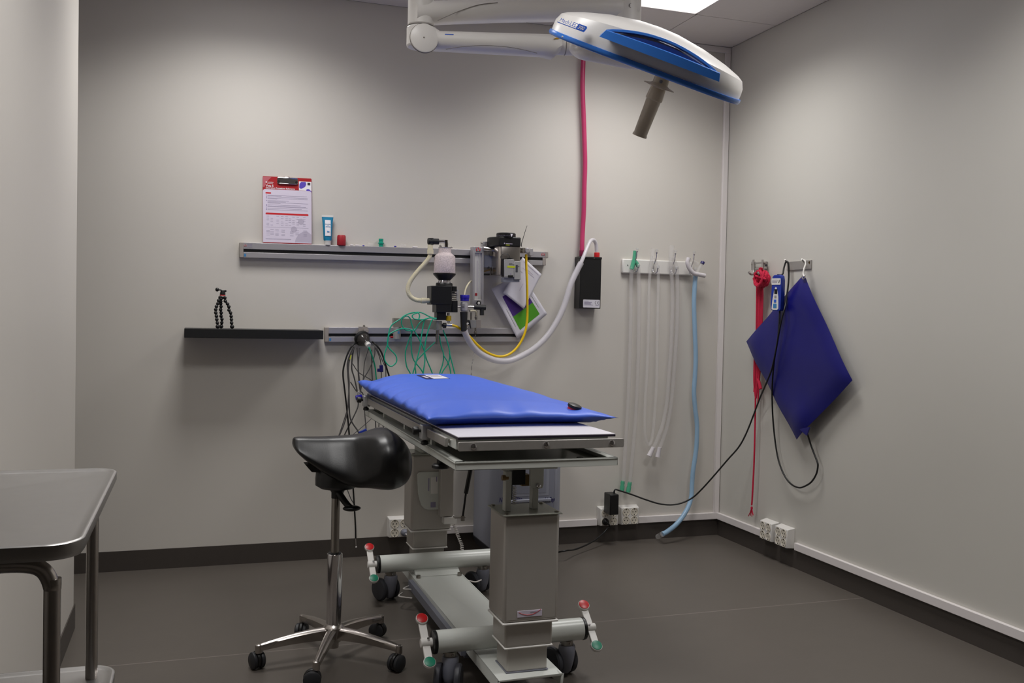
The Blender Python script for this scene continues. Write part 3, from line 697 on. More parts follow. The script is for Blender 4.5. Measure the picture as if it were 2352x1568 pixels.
# manifold bar from flowmeter to vaporizer + vaporizer
def vaporizer():
    Y = -0.15; q = z7(Y)
    t = thing('vaporizer', 'steel anaesthetic vaporizer with a black dial and head on the upper rail', 'vaporizer', q(640, 1215))
    A, B, C_, D_ = q(410, 1125), q(530, 1125), q(870, 1125), q(870, 515)
    zt, zb = q(600, 515).z, q(600, 1125).z
    x0, x1, x2, x3 = q(278, 700, 0.055).x, q(408, 700).x, q(470, 700, -0.012).x, q(872, 700, -0.012).x
    foot = [V(x1, Y-0.004, 0), V(x2, Y-0.013, 0), V(x3, Y-0.013, 0), V(x3+0.001, Y+0.085, 0), V(x0, Y+0.085, 0), V(x0, Y+0.055, 0)]
    m = MB(); m.hexa([p+V(0, 0, zb) for p in foot], [p+V(0, 0, zt) for p in foot]); m.build('steel_body', 'stainless', t, bev=0.002)
    m = MB(); m.box(V(x2-0.0006, Y-0.0136, zb), V(x2+0.0006, Y-0.0120, zt)); m.build('body_seam', 'print_dark', t)
    # black head
    xa, xb, xc = q(212, 420, 0.05).x, q(430, 420, -0.02).x, q(888, 420, -0.02).x
    z0, z1 = q(640, 520).z, q(640, 318).z
    f = [V(xa, Y+0.045, 0), V(xb, Y-0.022, 0), V(xc, Y-0.022, 0), V(xc, Y+0.085, 0), V(xa, Y+0.085, 0)]
    m = MB(); m.hexa([p+V(0, 0, z0) for p in f], [p+V(0, 0, z1) for p in f]); m.build('head', 'black_plastic', t, bev=0.005, seg=3)
    c = V((q(395, 270).x+q(790, 270).x)/2+0.002, Y+0.02, q(590, 325).z); r = (q(790, 270)-q(395, 270)).length/2
    m = MB(); pr = []
    m.lathe([(r*0.98, -0.002), (r, 0.003), (r*0.995, 0.019), (r*0.93, 0.0225), (0, 0.0235)], c, (0, 0, 1), 60); m.build('dial', 'black_plastic', t)
    fd = Frame(c, (1, 0, 0), (0, 0, 1)); m = MB(); u = q(655, 280).x-c.x
    fy = math.sqrt(max(0, r*r-u*u))
    m.prism([V(c.x+u-0.0062, c.y-fy-0.0012, c.z+0.0165), V(c.x+u+0.0062, c.y-fy-0.0012, c.z+0.0165), V(c.x+u+0.001, c.y-fy-0.0012, c.z+0.003), V(c.x+u-0.001, c.y-fy-0.0012, c.z+0.003)], (0, 0.003, 0)); m.build('dial_pointer', 'print_white', t)
    m = MB()
    for k in range(-3, 14):
        a = R(200+k*7); m.box(V(-0.0005, -0.0005, -0.002), V(0.0005, 0.0005, 0.002), Matrix.Translation(c+V(math.cos(a)*r, math.sin(a)*r, 0.008)))
    m.build('dial_marks', 'print_grey', t)
    fh = Frame(V(xb, Y-0.0225, z0), (1, 0, 0), (0, 0, 1)); m = MB(); fh.disc(m, q(512, 450).x-xb, q(512, 455).z-z0, 0.003, 0, 0.001, 14); fh.box(m, q(540, 460).x-xb, q(540, 468).z-z0, q(680, 460).x-xb, q(540, 455).z-z0, 0, 0.001); m.build('head_lettering', 'print_light', t)
    m = MB(); fh.box(m, q(540, 460).x-xb, q(540, 495).z-z0, q(620, 460).x-xb, q(540, 485).z-z0, 0, 0.001); m.build('head_lettering', 'sticker_yellow', t)
    # filler block
    qf = z7(Y-0.05)
    m = MB(); slab(m, qf, 535, 790, 745, 1165, 0, 0.036); slab(m, qf, 745, 830, 885, 1215, 0, 0.036); slab(m, qf, 535, 1140, 640, 1175, 0, 0.03); m.build('filler_block', 'aluminium_grey', t, bev=0.002)
    m = MB(); slab(m, qf, 520, 1170, 860, 1268, 0.006, 0.045); m.build('filler_base', 'castor_grey', t, bev=0.001)
    m = MB(); slab(m, qf, 515, 770, 537, 1150, 0.004, 0.036); slab(m, qf, 620, 1125, 725, 1170, -0.002, 0.02); m.build('filler_edge', 'black_plastic', t)
    m = MB(); m.lathe([(0.0125, 0), (0.0145, 0.001), (0.0145, 0.014), (0.0125, 0.016)], qf(655, 825, 0.016), (0, 0, 1), 26); m.build('filler_cap', 'black_plastic', t)
    m = MB(); m.tube([qf(655, 750, 0.01), qf(625, 690, 0.01), qf(540, 668, 0.012), qf(465, 720, 0.012), qf(470, 770, 0.012), qf(515, 815, 0.01)], 0.0011, 8, 8); m.build('cap_cord', 'cable_black', t)
    ff = Frame(qf(535, 1165), (1, 0, 0), (0, 0, 1)); s = (qf(745, 1165)-qf(535, 1165)).length/210
    def bx(mb, a, b, c_, d, n=0.0008): ff.box(mb, (a-535)*s, (1165-d)*s, (c_-535)*s, (1165-b)*s, 0, n)
    m = MB(); bx(m, 595, 935, 760, 972); m.build('label_yellow', 'sticker_yellow', t, label='yellow label')
    m = MB(); bx(m, 635, 884, 705, 890); bx(m, 630, 905, 740, 913); m.build('printed_text', 'print_dark', t)
    m = MB(); bx(m, 775, 910, 820, 1055); bx(m, 830, 930, 848, 945); m.build('sight_glass', 'castor_wheel', t)
    m = MB(); ff.disc(m, (672-535)*s, (1165-1095)*s, 0.003, 0, 0.001, 16); m.build('printed_text', 'print_grey', t)
    # labels on the dark side
    qs = z7(Y+0.05)
    m = MB(); slab(m, qs, 290, 940, 385, 1120, -0.004, 0.02); m.build('side_label', 'aluminium_grey', t)
    m = MB(); slab(m, qs, 325, 832, 360, 920, -0.003, 0.02); m.build('side_label', 'print_pink', t)
    # inlet and mounts
    m = MB(); m.cyl(q(880, 600, 0.04), q(960, 602, 0.02), 0.014, n=20); m.build('inlet', 'dull_chrome', t)
    m = MB(); m.lathe([(0.0125, 0), (0.0138, 0.003), (0.0135, 0.016), (0.010, 0.019)], q(1005, 605, 0.04), (0.0, -1, 0), 28); m.build('inlet_knob', 'aluminium', t)
    m = MB(); slab(m, z7(-0.06), 1085, 560, 1150, 705, 0, 0.028); slab(m, z7(-0.07), 75, 410, 260, 530, 0, 0.035); m.build('mount_plate', 'aluminium', t, bev=0.001)
    m = MB(); m.cyl(z7(-0.08)(40, 435), z7(-0.08)(80, 435), 0.005, n=12); m.build('mount_screw', 'dull_chrome', t)
    m = MB(); m.cyl(z7(-0.1)(95, 560), z7(-0.1)(300, 580), 0.012, n=20); slab(m, z7(-0.1), 228, 545, 285, 715, 0.0, 0.02); m.build('manifold', 'chrome', t)
    m = MB(); slab(m, z7(-0.09), 100, 700, 285, 960, 0.0, 0.03); m.build('rear_block', 'castor_grey', t)
    m = MB(); slab(m, z7(-0.09), 105, 1085, 235, 1125, 0, 0.02); slab(m, z7(-0.09), 190, 925, 230, 975, 0, 0.02); m.build('rear_clamp', 'black_plastic', t, bev=0.002)
    m = MB(); m.prism([z7(-0.092)(105, 1060), z7(-0.092)(105, 1030), z7(-0.092)(235, 990), z7(-0.092)(235, 1025)], (0, 0.02, 0)); m.build('rear_lever', 'brass', t)
vaporizer()
q = z7(-0.12)
s = MB().tube([q(905, 520), q(900, 470), q(930, 360), q(985, 180), q(1020, 75)], lambda k: 0.0022-0.0012*k, 8, 6).build('cable_tie', 'black_plastic'); tag(s, 'black cable tie end sticking up beside the steel vaporizer', 'cable tie')

# papers hanging under the vaporizer
def sheet(label, cor, Y, name='paper_sheet', curl=0.012):
    A, B, C_, D_ = [bk(x, y, Y) for x, y in cor]           # top, right, bottom, left corners
    t = thing(name, label, 'paper', A)
    def f(i, j):
        p = A*(1-i)*(1-j)+B*i*(1-j)+D_*(1-i)*j+C_*i*j
        return p+V(0, -curl*(math.sin(i*2.6+0.4)*0.5+j*j*0.8), 0)
    m = MB(); g = m.grid(f, 14, 18)
    o = m.build('sheet', 'paper', t); so = o.modifiers.new('thickness', 'SOLIDIFY'); so.thickness = 0.0006; so.offset = 1
    def pr(rects, mt, nm):
        m = MB()
        for a, b, c_, d in rects:
            ni, nj = max(1, int((c_-a)*14)), max(1, int((d-b)*18))
            m.grid(lambda i, j: f(a+(c_-a)*i, b+(d-b)*j)+V(0, -0.0012, 0), ni, nj)
        m.build(nm, mt, t)
    return t, pr
t, pr = sheet('white printed sheet with a purple and green picture, the lower of the two hanging papers', [(1196, 626), (1257, 721), (1187.6, 778.6), (1127.7, 662.5)], -0.034, curl=0.006)
pr([(0.22, 0.17, 0.63, 0.83)], 'print_purple', 'printed_picture'); pr([(0.63, 0.17, 0.90, 0.83)], 'print_green', 'printed_picture')
pr([(0.5, 0.10, 0.78, 0.106), (0.45, 0.89, 0.8, 0.896)], 'print_dark', 'printed_line')
t, pr = sheet('white text sheet hanging by one corner under the vaporizer, in front of another sheet', [(1200, 590), (1243.7, 630), (1201.6, 709.7), (1154.4, 672.7)], -0.050, curl=0.010)
pr([(0.12, 0.06, 0.9, 0.075), (0.3, 0.16, 0.7, 0.17), (0.2, 0.2, 0.8, 0.21), (0.1, 0.3, 0.3, 0.31), (0.5, 0.5, 0.52, 0.7)], 'print_light', 'printed_text')

# green tubing looped over the arm
Zg = lambda x, y, Y: bk(880+x/9.8, 700+y/9.8, Y)
G = [([(1210, 310), (1060, 270), (850, 172), (650, 180), (480, 240), (370, 330), (200, 450), (130, 620), (95, 900), (30, 1130), (60, 1290), (180, 1380), (300, 1280), (280, 1130), (110, 930), (120, 700), (200, 620), (400, 540), (560, 540), (650, 570), (720, 560), (830, 400), (1000, 300), (1200, 300)], -0.235),
     ([(650, 590), (520, 570), (460, 520), (410, 400), (450, 290), (540, 250), (610, 310), (640, 420), (690, 560), (800, 750), (930, 1050), (935, 1300), (900, 1520), (880, 1800)], -0.225),
     ([(800, 330), (820, 240), (780, 180), (660, 230), (700, 310), (900, 330), (1060, 290), (1200, 310)], -0.25),
     ([(660, 590), (560, 850), (500, 1100), (530, 1380), (610, 1540), (700, 1800)], -0.2),
     ([(640, 560), (630, 900), (680, 1220), (880, 1500), (950, 1800)], -0.21),
     ([(1000, 300), (930, 345), (870, 650), (830, 950), (730, 1340), (670, 1540), (640, 1800)], -0.245),
     ([(1190, 320), (1100, 345), (980, 700), (930, 1050), (940, 1250), (905, 1520), (890, 1800)], -0.25),
     ([(1165, 840), (960, 1040), (780, 1230), (720, 1340), (735, 1540), (760, 1800)], -0.2),
     ([(930, 1060), (980, 1230), (1100, 1520), (1180, 1800)], -0.215),
     ([(1270, 690), (1300, 900), (1360, 1120), (1340, 1330), (1280, 1520), (1240, 1800)], -0.2),
     ([(1350, 560), (1450, 850), (1500, 1090), (1470, 1300), (1330, 1520), (1250, 1800)], -0.2),
     ([(1360, 1130), (1470, 1320), (1520, 1520), (1540, 1800)], -0.205),
     ([(1490, 1080), (1600, 1500), (1650, 1800)], -0.205)]
m = MB()
for L, y in G: m.tube([Zg(a, b, y) for a, b in L], 0.0030, 10, 8)
gt = m.build('tubing_coil', 'green_tube'); tag(gt, 'tangle of thin green tubing looped over the grey bracket arm', 'tubing')

# mask and monitor cables on a clamp
def mask():
    Y = -0.075; q = lambda x, y, dy=0.0: bk(760+x/8.7125, 720+y/8.7125, Y+dy)
    t = thing('anaesthetic_mask', 'clear cone mask with a black rubber rim hanging on the lower rail clamp', 'mask', q(640, 500))
    ax = V(0.33, -0.82, -0.46).normalized(); c = q(610, 480, 0.03)
    MB().lathe([(0.028, 0.0), (0.0365, -0.004), (0.039, 0.004), (0.0385, 0.012), (0.034, 0.016), (0.030, 0.013)], c, ax, 36).build('rim', 'black_rubber', t)
    MB().lathe([(0.034, 0.012), (0.032, 0.026), (0.025, 0.043), (0.0155, 0.056), (0.0145, 0.066), (0.013, 0.066), (0.013, 0.056), (0.023, 0.042), (0.030, 0.026), (0.031, 0.013)], c, ax, 36, False).build('cone', 'mask_clear', t)
    MB().lathe([(0.0135, 0.058), (0.0135, 0.074), (0.0115, 0.079), (0.0, 0.079)], c, ax, 24).build('connector', 'white_plastic', t)
    t2 = thing('rail_clamp', 'small grey clamp gripping the lower rail above the mask', 'clamp', q(640, 270))
    m = MB()
    a = bk(824, 770, -0.04); b = bk(844, 750, -0.04); m.box(V(a.x, -0.045, a.z), V(b.x, -0.022, b.z)); a = bk(835, 763, -0.05); b = bk(846, 755.5, -0.05); m.box(V(a.x, -0.062, a.z), V(b.x, -0.04, b.z)); m.build('clamp_body', 'end_cap_grey', t2, bev=0.001)
    m = MB(); a = bk(836, 751, -0.035); m.cyl(a, a+V(0, 0, 0.007), 0.006, n=14); m.cyl(a+V(0.0, 0, 0.0), a+V(0, 0, 0.011), 0.003, n=10); m.build('clamp_screw', 'dull_chrome', t2)
mask()
def cables():
    Y = -0.095
    t = thing('monitor_cables', 'tangle of grey monitor cables with navy connectors hanging below the mask', 'cables', bk(830, 860, Y))
    K = [([(812, 795), (799, 829), (799, 858), (801, 885), (802, 931), (804, 957), (810, 972), (821, 988), (826, 1000)], 0.0035, 'cable_grey', 0.0),
         ([(813, 796), (809, 823), (808, 847), (813, 865), (818, 886), (822, 909), (823, 921), (821, 937), (807, 967), (792, 997), (780, 1025)], 0.0032, 'cable_grey', 0.01),
         ([(815, 796), (804, 822), (800, 850), (802, 880), (800, 920), (797, 950), (788, 980), (775, 1010)], 0.003, 'cable_grey', -0.01),
         ([(820, 798), (822, 830), (823, 860), (827, 895), (834, 906), (837, 942), (841, 987), (843, 1020)], 0.0026, 'cable_grey', 0.0),
         ([(826, 799), (823, 846), (828, 890), (829, 915)], 0.0030, 'cable_grey', -0.012),
         ([(847, 800), (838, 829), (835, 858), (833, 885)], 0.002, 'cable_grey', 0.01),
         ([(861, 795), (860, 817), (849, 846), (835, 871), (826, 905)], 0.0026, 'cable_grey', -0.01),
         ([(810, 835), (824, 855), (847, 869), (862, 880)], 0.0021, 'cable_grey', 0.012),
         ([(805, 877), (819, 898), (831, 906)], 0.0026, 'cable_grey', 0.012),
         ([(853, 803), (855, 868), (860, 930), (863, 980), (865, 1010)], 0.0028, 'cable_grey', 0.0),
         ([(862, 798), (870, 815), (875, 835), (876, 863), (873, 930), (870, 980)], 0.0024, 'cable_grey', 0.005),
         ([(865, 798), (880, 832), (886, 850), (884, 900), (874, 955), (882, 985)], 0.0022, 'cable_grey', 0.0),
         ([(880, 935), (865, 950), (838, 975), (812, 997), (795, 1015)], 0.0017, 'cable_grey', 0.0),
         ([(798, 940), (790, 965), (780, 995), (770, 1020)], 0.0022, 'cable_grey', 0.012),
         ([(798, 1125), (806, 1145), (815, 1160)], 0.0022, 'cable_grey', 0.0)]
    for L, r, m_, dy in K: MB().tube([bk(x, y, Y+dy) for x, y in L], r, 8, 7).build('cable', m_, t)
    MB().tube([bk(847, 797, -0.165), bk(853, 812, -0.16), bk(861, 840, -0.14), bk(864, 866, -0.13), bk(868, 900, -0.12), bk(881, 963, -0.12), bk(897, 994, -0.12)], lambda s: 0.0042-0.0018*s, 10, 7).build('cable', 'green_tube', t, label='green cable')
    m = MB(); a = bk(876, 846, Y); m.box(V(-0.009, -0.006, -0.017), V(0.008, 0.006, 0.017), Matrix.Translation(a) @ Matrix.Rotation(R(-4), 4, 'Y')); m.box(V(-0.02, -0.006, -0.016), V(-0.004, 0.006, 0.0), Matrix.Translation(a)); m.build('connector', 'navy_plastic', t, bev=0.002)
    m = MB(); a = bk(833, 990, Y); m.box(V(-0.02, -0.006, -0.006), V(0.02, 0.006, 0.006), Matrix.Translation(a) @ Matrix.Rotation(R(-25), 4, 'Y')); m.build('connector', 'remote_blue', t, bev=0.002)
    m = MB(); a = bk(805, 820, Y-0.012); m.box(V(-0.0022, -0.004, -0.011), V(0.0022, 0.0, 0.011), Matrix.Translation(a) @ Matrix.Rotation(R(14), 4, 'Y')); m.build('cable_tag', 'sticker_yellow', t, label='small yellow tag')
    a = MB(); a.tube([bk(820, 788, -0.06), bk(812, 791, -0.085), bk(803, 803, -0.09), bk(795, 822, -0.095), bk(789, 845, -0.095), bk(788, 863, -0.095), bk(791, 890, -0.095), bk(797, 942, -0.095), bk(802, 997, -0.095), bk(808, 1070, -0.095), bk(811, 1119, -0.095), bk(814, 1165, -0.095), bk(816.5, 1210, -0.09), bk(817, 1236, -0.09)], 0.0040, 10, 8)
    t3 = thing('probe_cable', 'long thick black probe cable hanging behind the saddle seat to just above the floor', 'cable', bk(817, 1256, -0.09)); a.build('cable', 'cable_black', t3)
    MB().cyl(bk(817, 1236, -0.09), bk(818, 1253, -0.09), 0.0038, 0.003, n=12).build('metal_tip', 'chrome', t3); MB().ball(bk(818, 1256, -0.09), 0.004, n=10).build('tip_end', 'white_plastic', t3)
    o = MB().tube([bk(855, 785, -0.06), bk(862, 790, -0.085), bk(875, 807, -0.09), bk(884, 832, -0.09), bk(890, 852, -0.09), bk(894, 866, -0.09), bk(897, 900, -0.09), bk(893, 950, -0.09), bk(890, 985, -0.09), bk(888, 1010, -0.09)], 0.0042, 10, 8).build('monitor_cable', 'cable_black'); tag(o, 'thick black cable hanging right of the grey cables, behind the blue mattress corner', 'cable')
cables()

# ================================================================ pink hose, black scavenger box
o = thing('wall_hose', 'long pink hose running up the wall from the black box to the ceiling', 'hose', bk(1338, 300, -0.02))
MB().tube([V(bk(1337, 575, -0.037).x, -0.038, 1.530), bk(1337, 562, -0.036), bk(1338.5, 525, -0.03), bk(1341, 480, -0.03), bk(1342, 430, -0.03), bk(1343.5, 380, -0.03), bk(1342.5, 330, -0.03), bk(1340.5, 270, -0.03), bk(1338, 200, -0.03), bk(1339.5, 140, -0.03), bk(1341, 100, -0.03)] + [V(bk(1341, 100, -0.03).x, -0.03, z) for z in (2.65, 2.699)], 0.0128, 16, 8, rib=(0.0007, 0.006)).build('hose', 'pink_hose', o)
MB().lathe([(0.0125, 0), (0.0138, 0.002), (0.0138, 0.024), (0.0130, 0.034)], V(bk(1336.5, 578, -0.038).x, -0.038, 1.514), (0, 0, 1), 24).build('cuff', 'pink_dark', o)
bx = thing('scavenger_box', 'tall black wall box with a red cap and CE label, under the pink hose', 'box', V(-0.84, 0, 1.245))
MB().box((-0.896, -0.075, 1.2455), (-0.777, 0, 1.513)).build('casing', 'black_plastic', bx, bev=0.002)
MB().box((-0.898, -0.077, 1.503), (-0.775, 0, 1.5145)).build('lid', 'black_plastic', bx, bev=0.002)
a = bk(1370.5, 588, -0.04); MB().lathe([(0.0145, 0), (0.0148, 0.024), (0.0135, 0.027), (0.0, 0.027)], V(a.x, -0.042, 1.513), (0, 0, 1), 26).build('cap', 'red_plastic', bx, label='red screw cap')
fr = Frame(V(-0.896, -0.075, 1.2455), (1, 0, 0), (0, 0, 1))
m = MB(); fr.poly(m, rrect(0.020, 0.005, 0.114, 0.046, 0.003), 0, 0.0008); m.build('label_plate', 'paper', bx)
m = MB()
for v, l in ((0.0375, 0.024), (0.0325, 0.042), (0.029, 0.044), (0.0255, 0.036), (0.022, 0.038), (0.0172, 0.05)): fr.box(m, 0.0265, v, 0.0265+l, v+0.0018, 0.0006, 0.0012)
fr.box(m, 0.09, 0.0165, 0.108, 0.0185, 0.0006, 0.0012); m.build('printed_text', 'print_grey', bx)
m = MB()
for c_, e in ((0.0955, 0), (0.1095, 1)):
    pts = [fr.p(c_+0.0082*math.cos(R(a)), 0.0312+0.0082*math.sin(R(a)), 0.0009) for a in range(100, 261, 16)]
    m.tube(pts, 0.0009, 6, 0)
    if e: m.tube([fr.p(c_-0.0082, 0.0312, 0.0009), fr.p(c_-0.0015, 0.0312, 0.0009)], 0.0009, 6, 0)
m.build('mark', 'print_dark', bx, label='CE mark')
m = MB(); fr.disc(m, 0.076, 0.262, 0.0022, 0.002, 0.003, 12); m.build('screw', 'dull_chrome', bx)

# ================================================================ hook board with breathing hoses
def hooks():
    t = thing('hook_board', 'white board with four double metal hooks on the back wall, holding hoses', 'hook rack', V(-0.41, 0, 1.44))
    MB().box((-0.631, -0.02, 1.4385), (-0.205, 0, 1.5155)).build('board', 'white_plastic', t, bev=0.006)
    m = MB(); m.cyl(bk(1441.5, 609, -0.0205), bk(1441.5, 609, -0.018), 0.004, n=12); m.build('screw', 'print_dark', t)
    for px, py in ((1463, 578), (1508, 581), (1551, 583), (1594, 585)):
        q = lambda x, y, d: bk(px+x, py+y, d)
        h = MB(); h.tube([q(0, 0, -0.066), q(-1, 12, -0.06), q(-5, 24, -0.05), q(-7, 32, -0.03), q(-8, 44, -0.022)], 0.0028, 10, 6)
        h.tube([q(-7, 32, -0.026), q(-8, 42, -0.03), q(-4, 47, -0.045), q(1, 43, -0.056), q(2.5, 37, -0.06)], 0.0028, 10, 6)
        h.lathe([(0.007, -0.003), (0.008, 0.0), (0.004, 0.004)], q(-8, 40, -0.021), (0, -1, 0), 12)
        h.lathe([(0.0028, 0), (0.0055, 0.001), (0.0055, 0.006), (0.0035, 0.007)], q(0, 1, -0.066), (0, -0.3, 1), 12); h.lathe([(0.0028, 0), (0.005, 0.001), (0.005, 0.005), (0.0035, 0.006)], q(2.5, 37, -0.06), (0.1, -0.4, 1), 12)
        ho = h.build('hook', 'chrome', t)
        k = MB(); k.ball(q(0.6, -6, -0.069), 0.0085, n=12); k.ball(q(3.5, 31.5, -0.064), 0.0095, n=12); k.build('knob', 'glass_clear', ho)
hooks()
def hose_sets():
    B = lambda L, Y: [bk(x, y, Y) for x, y in L]
    t = thing('breathing_circuit', 'pair of clear ribbed hoses with a green Y piece, on the leftmost hook', 'breathing hose', bk(1455, 600, -0.04), 'breathing hoses on the hook board')
    m = MB(); m.tube(B([(1459, 576), (1457.5, 590), (1456, 603)], -0.045), 0.0105, 18, 4); m.tube(B([(1456, 598), (1453, 610), (1450.5, 618)], -0.045), 0.0115, 18, 4); m.tube(B([(1457, 598), (1462, 604), (1466, 612)], -0.045), 0.0105, 18, 4); m.build('y_piece', 'green_clear', t, label='green Y piece')
    for L in ([(1451, 612), (1449.5, 650), (1449, 700), (1447.5, 780), (1445.5, 850), (1441, 950), (1436, 1030), (1431.5, 1106)], [(1465.5, 608), (1467, 640), (1467.5, 700), (1466.5, 780), (1465, 850), (1460.5, 950), (1453, 1040), (1446.5, 1108)]):
        MB().tube(B(L, -0.045), 0.0112, 14, 10, rib=(0.0010, 0.0065)).build('ribbed_hose', 'clear_rib', t)
    for a, b in (((1430.5, 1104), (1428.5, 1127)), ((1447, 1106), (1442.5, 1130))):
        p, q = bk(*a, -0.045), bk(*b, -0.045); L = (q-p).length
        MB().lathe([(0.0100, 0), (0.0118, L*0.2), (0.0105, L*0.4), (0.0125, L*0.55), (0.0122, L)], p, q-p, 20).build('end_cuff', 'green_clear', t, label='green end cuff')
    t = thing('breathing_circuit', 'clear smooth hose looped over the second hook from the left', 'breathing hose', bk(1500, 590, -0.04), 'breathing hoses on the hook board')
    MB().tube(B([(1497, 588), (1493.5, 620), (1491, 660), (1489.5, 750), (1486, 850), (1482, 920), (1481, 980), (1484, 1010), (1491, 1020), (1497, 1008), (1502, 970), (1507, 900), (1509, 850), (1510, 750), (1512, 660), (1511, 620), (1504, 592)], -0.05), 0.0085, 16, 10).build('smooth_hose', 'clear_hose', t)
    m = MB(); m.tube(B([(1500, 571), (1499, 585), (1498, 600)], -0.05), 0.012, 18, 4); m.build('y_piece', 'clear_hose', t)
    t = thing('breathing_circuit', 'pair of clear ribbed hoses with white ends, on the third hook from the left', 'breathing hose', bk(1545, 600, -0.04), 'breathing hoses on the hook board')
    m = MB(); m.tube(B([(1543, 564), (1542, 580), (1541.5, 598)], -0.05), 0.0145, 20, 4); m.tube(B([(1541, 590), (1541, 604), (1541.5, 616)], -0.05), 0.012, 18, 4); m.tube(B([(1545, 592), (1551, 604), (1554, 618)], -0.048), 0.0105, 18, 4); m.build('y_piece', 'clear_hose', t)
    for L in ([(1541.5, 612), (1544, 660), (1544.5, 710), (1541, 800), (1536, 870), (1532, 920), (1523, 970), (1511, 1005), (1500, 1030)], [(1554, 612), (1556, 650), (1556, 720), (1552, 800), (1546, 880), (1541, 930), (1533, 975), (1524, 1005), (1515, 1030)]):
        MB().tube(B(L, -0.055), 0.0115, 14, 10, rib=(0.0010, 0.0065)).build('ribbed_hose', 'clear_rib', t)
    for a, b in (((1501, 1027), (1491, 1047)), ((1515, 1027), (1510, 1049))):
        p, q = bk(*a, -0.055), bk(*b, -0.055); MB().lathe([(0.0105, 0), (0.0125, 0.001), (0.0115, 0.012), (0.0145, (q-p).length)], p, q-p, 20).build('end_cuff', 'milky_white', t, label='white end cuff')
    P = B([(1598, 630), (1595.5, 660), (1594, 700), (1596, 760), (1598, 820), (1596.5, 860), (1594, 900), (1597, 940), (1601, 980), (1599, 1030), (1592, 1080), (1589.5, 1110)], -0.055)+[bk(1587, 1145, -0.065), bk(1575, 1175, -0.085), bk(1555, 1202, -0.11), bk(1533, 1220, -0.125), bk(1522, 1226, -0.13)]
    t = thing('breathing_circuit', 'long light blue hose with a white elbow on the right hook, reaching the floor', 'breathing hose', P[0], 'breathing hoses on the hook board')
    MB().tube(P, 0.0130, 16, 10, rib=(0.0010, 0.0065)).build('blue_hose', 'blue_hose', t)
    e = fl(1511, 1232, 0.016); MB().tube([P[-1], P[-1].lerp(e, 0.5), e], lambda s: 0.0148-0.001*s, 16, 4).build('end_cuff', 'clear_hose', t)
    m = MB(); m.tube(B([(1582, 592), (1579, 603), (1584, 617), (1593, 627), (1604, 630), (1619, 633)], -0.075), 0.0118, 18, 8); m.build('elbow', 'milky_white', t, label='white elbow')
    m = MB(); m.tube(B([(1581, 594), (1590, 600), (1602, 606)], -0.06), 0.0115, 16, 5); m.tube(B([(1600, 628), (1606, 616), (1612, 606)], -0.065), 0.0085, 16, 4); m.build('side_arm', 'clear_hose', t)
    m = MB(); m.lathe([(0.0102, 0), (0.0112, 0.001), (0.0112, 0.013), (0.010, 0.0145), (0, 0.0145)], bk(1612.5, 606, -0.065), (bk(1617, 596, -0.065)-bk(1612.5, 606, -0.065)), 22); m.build('cap', 'navy_plastic', t, label='purple cap')
hose_sets()
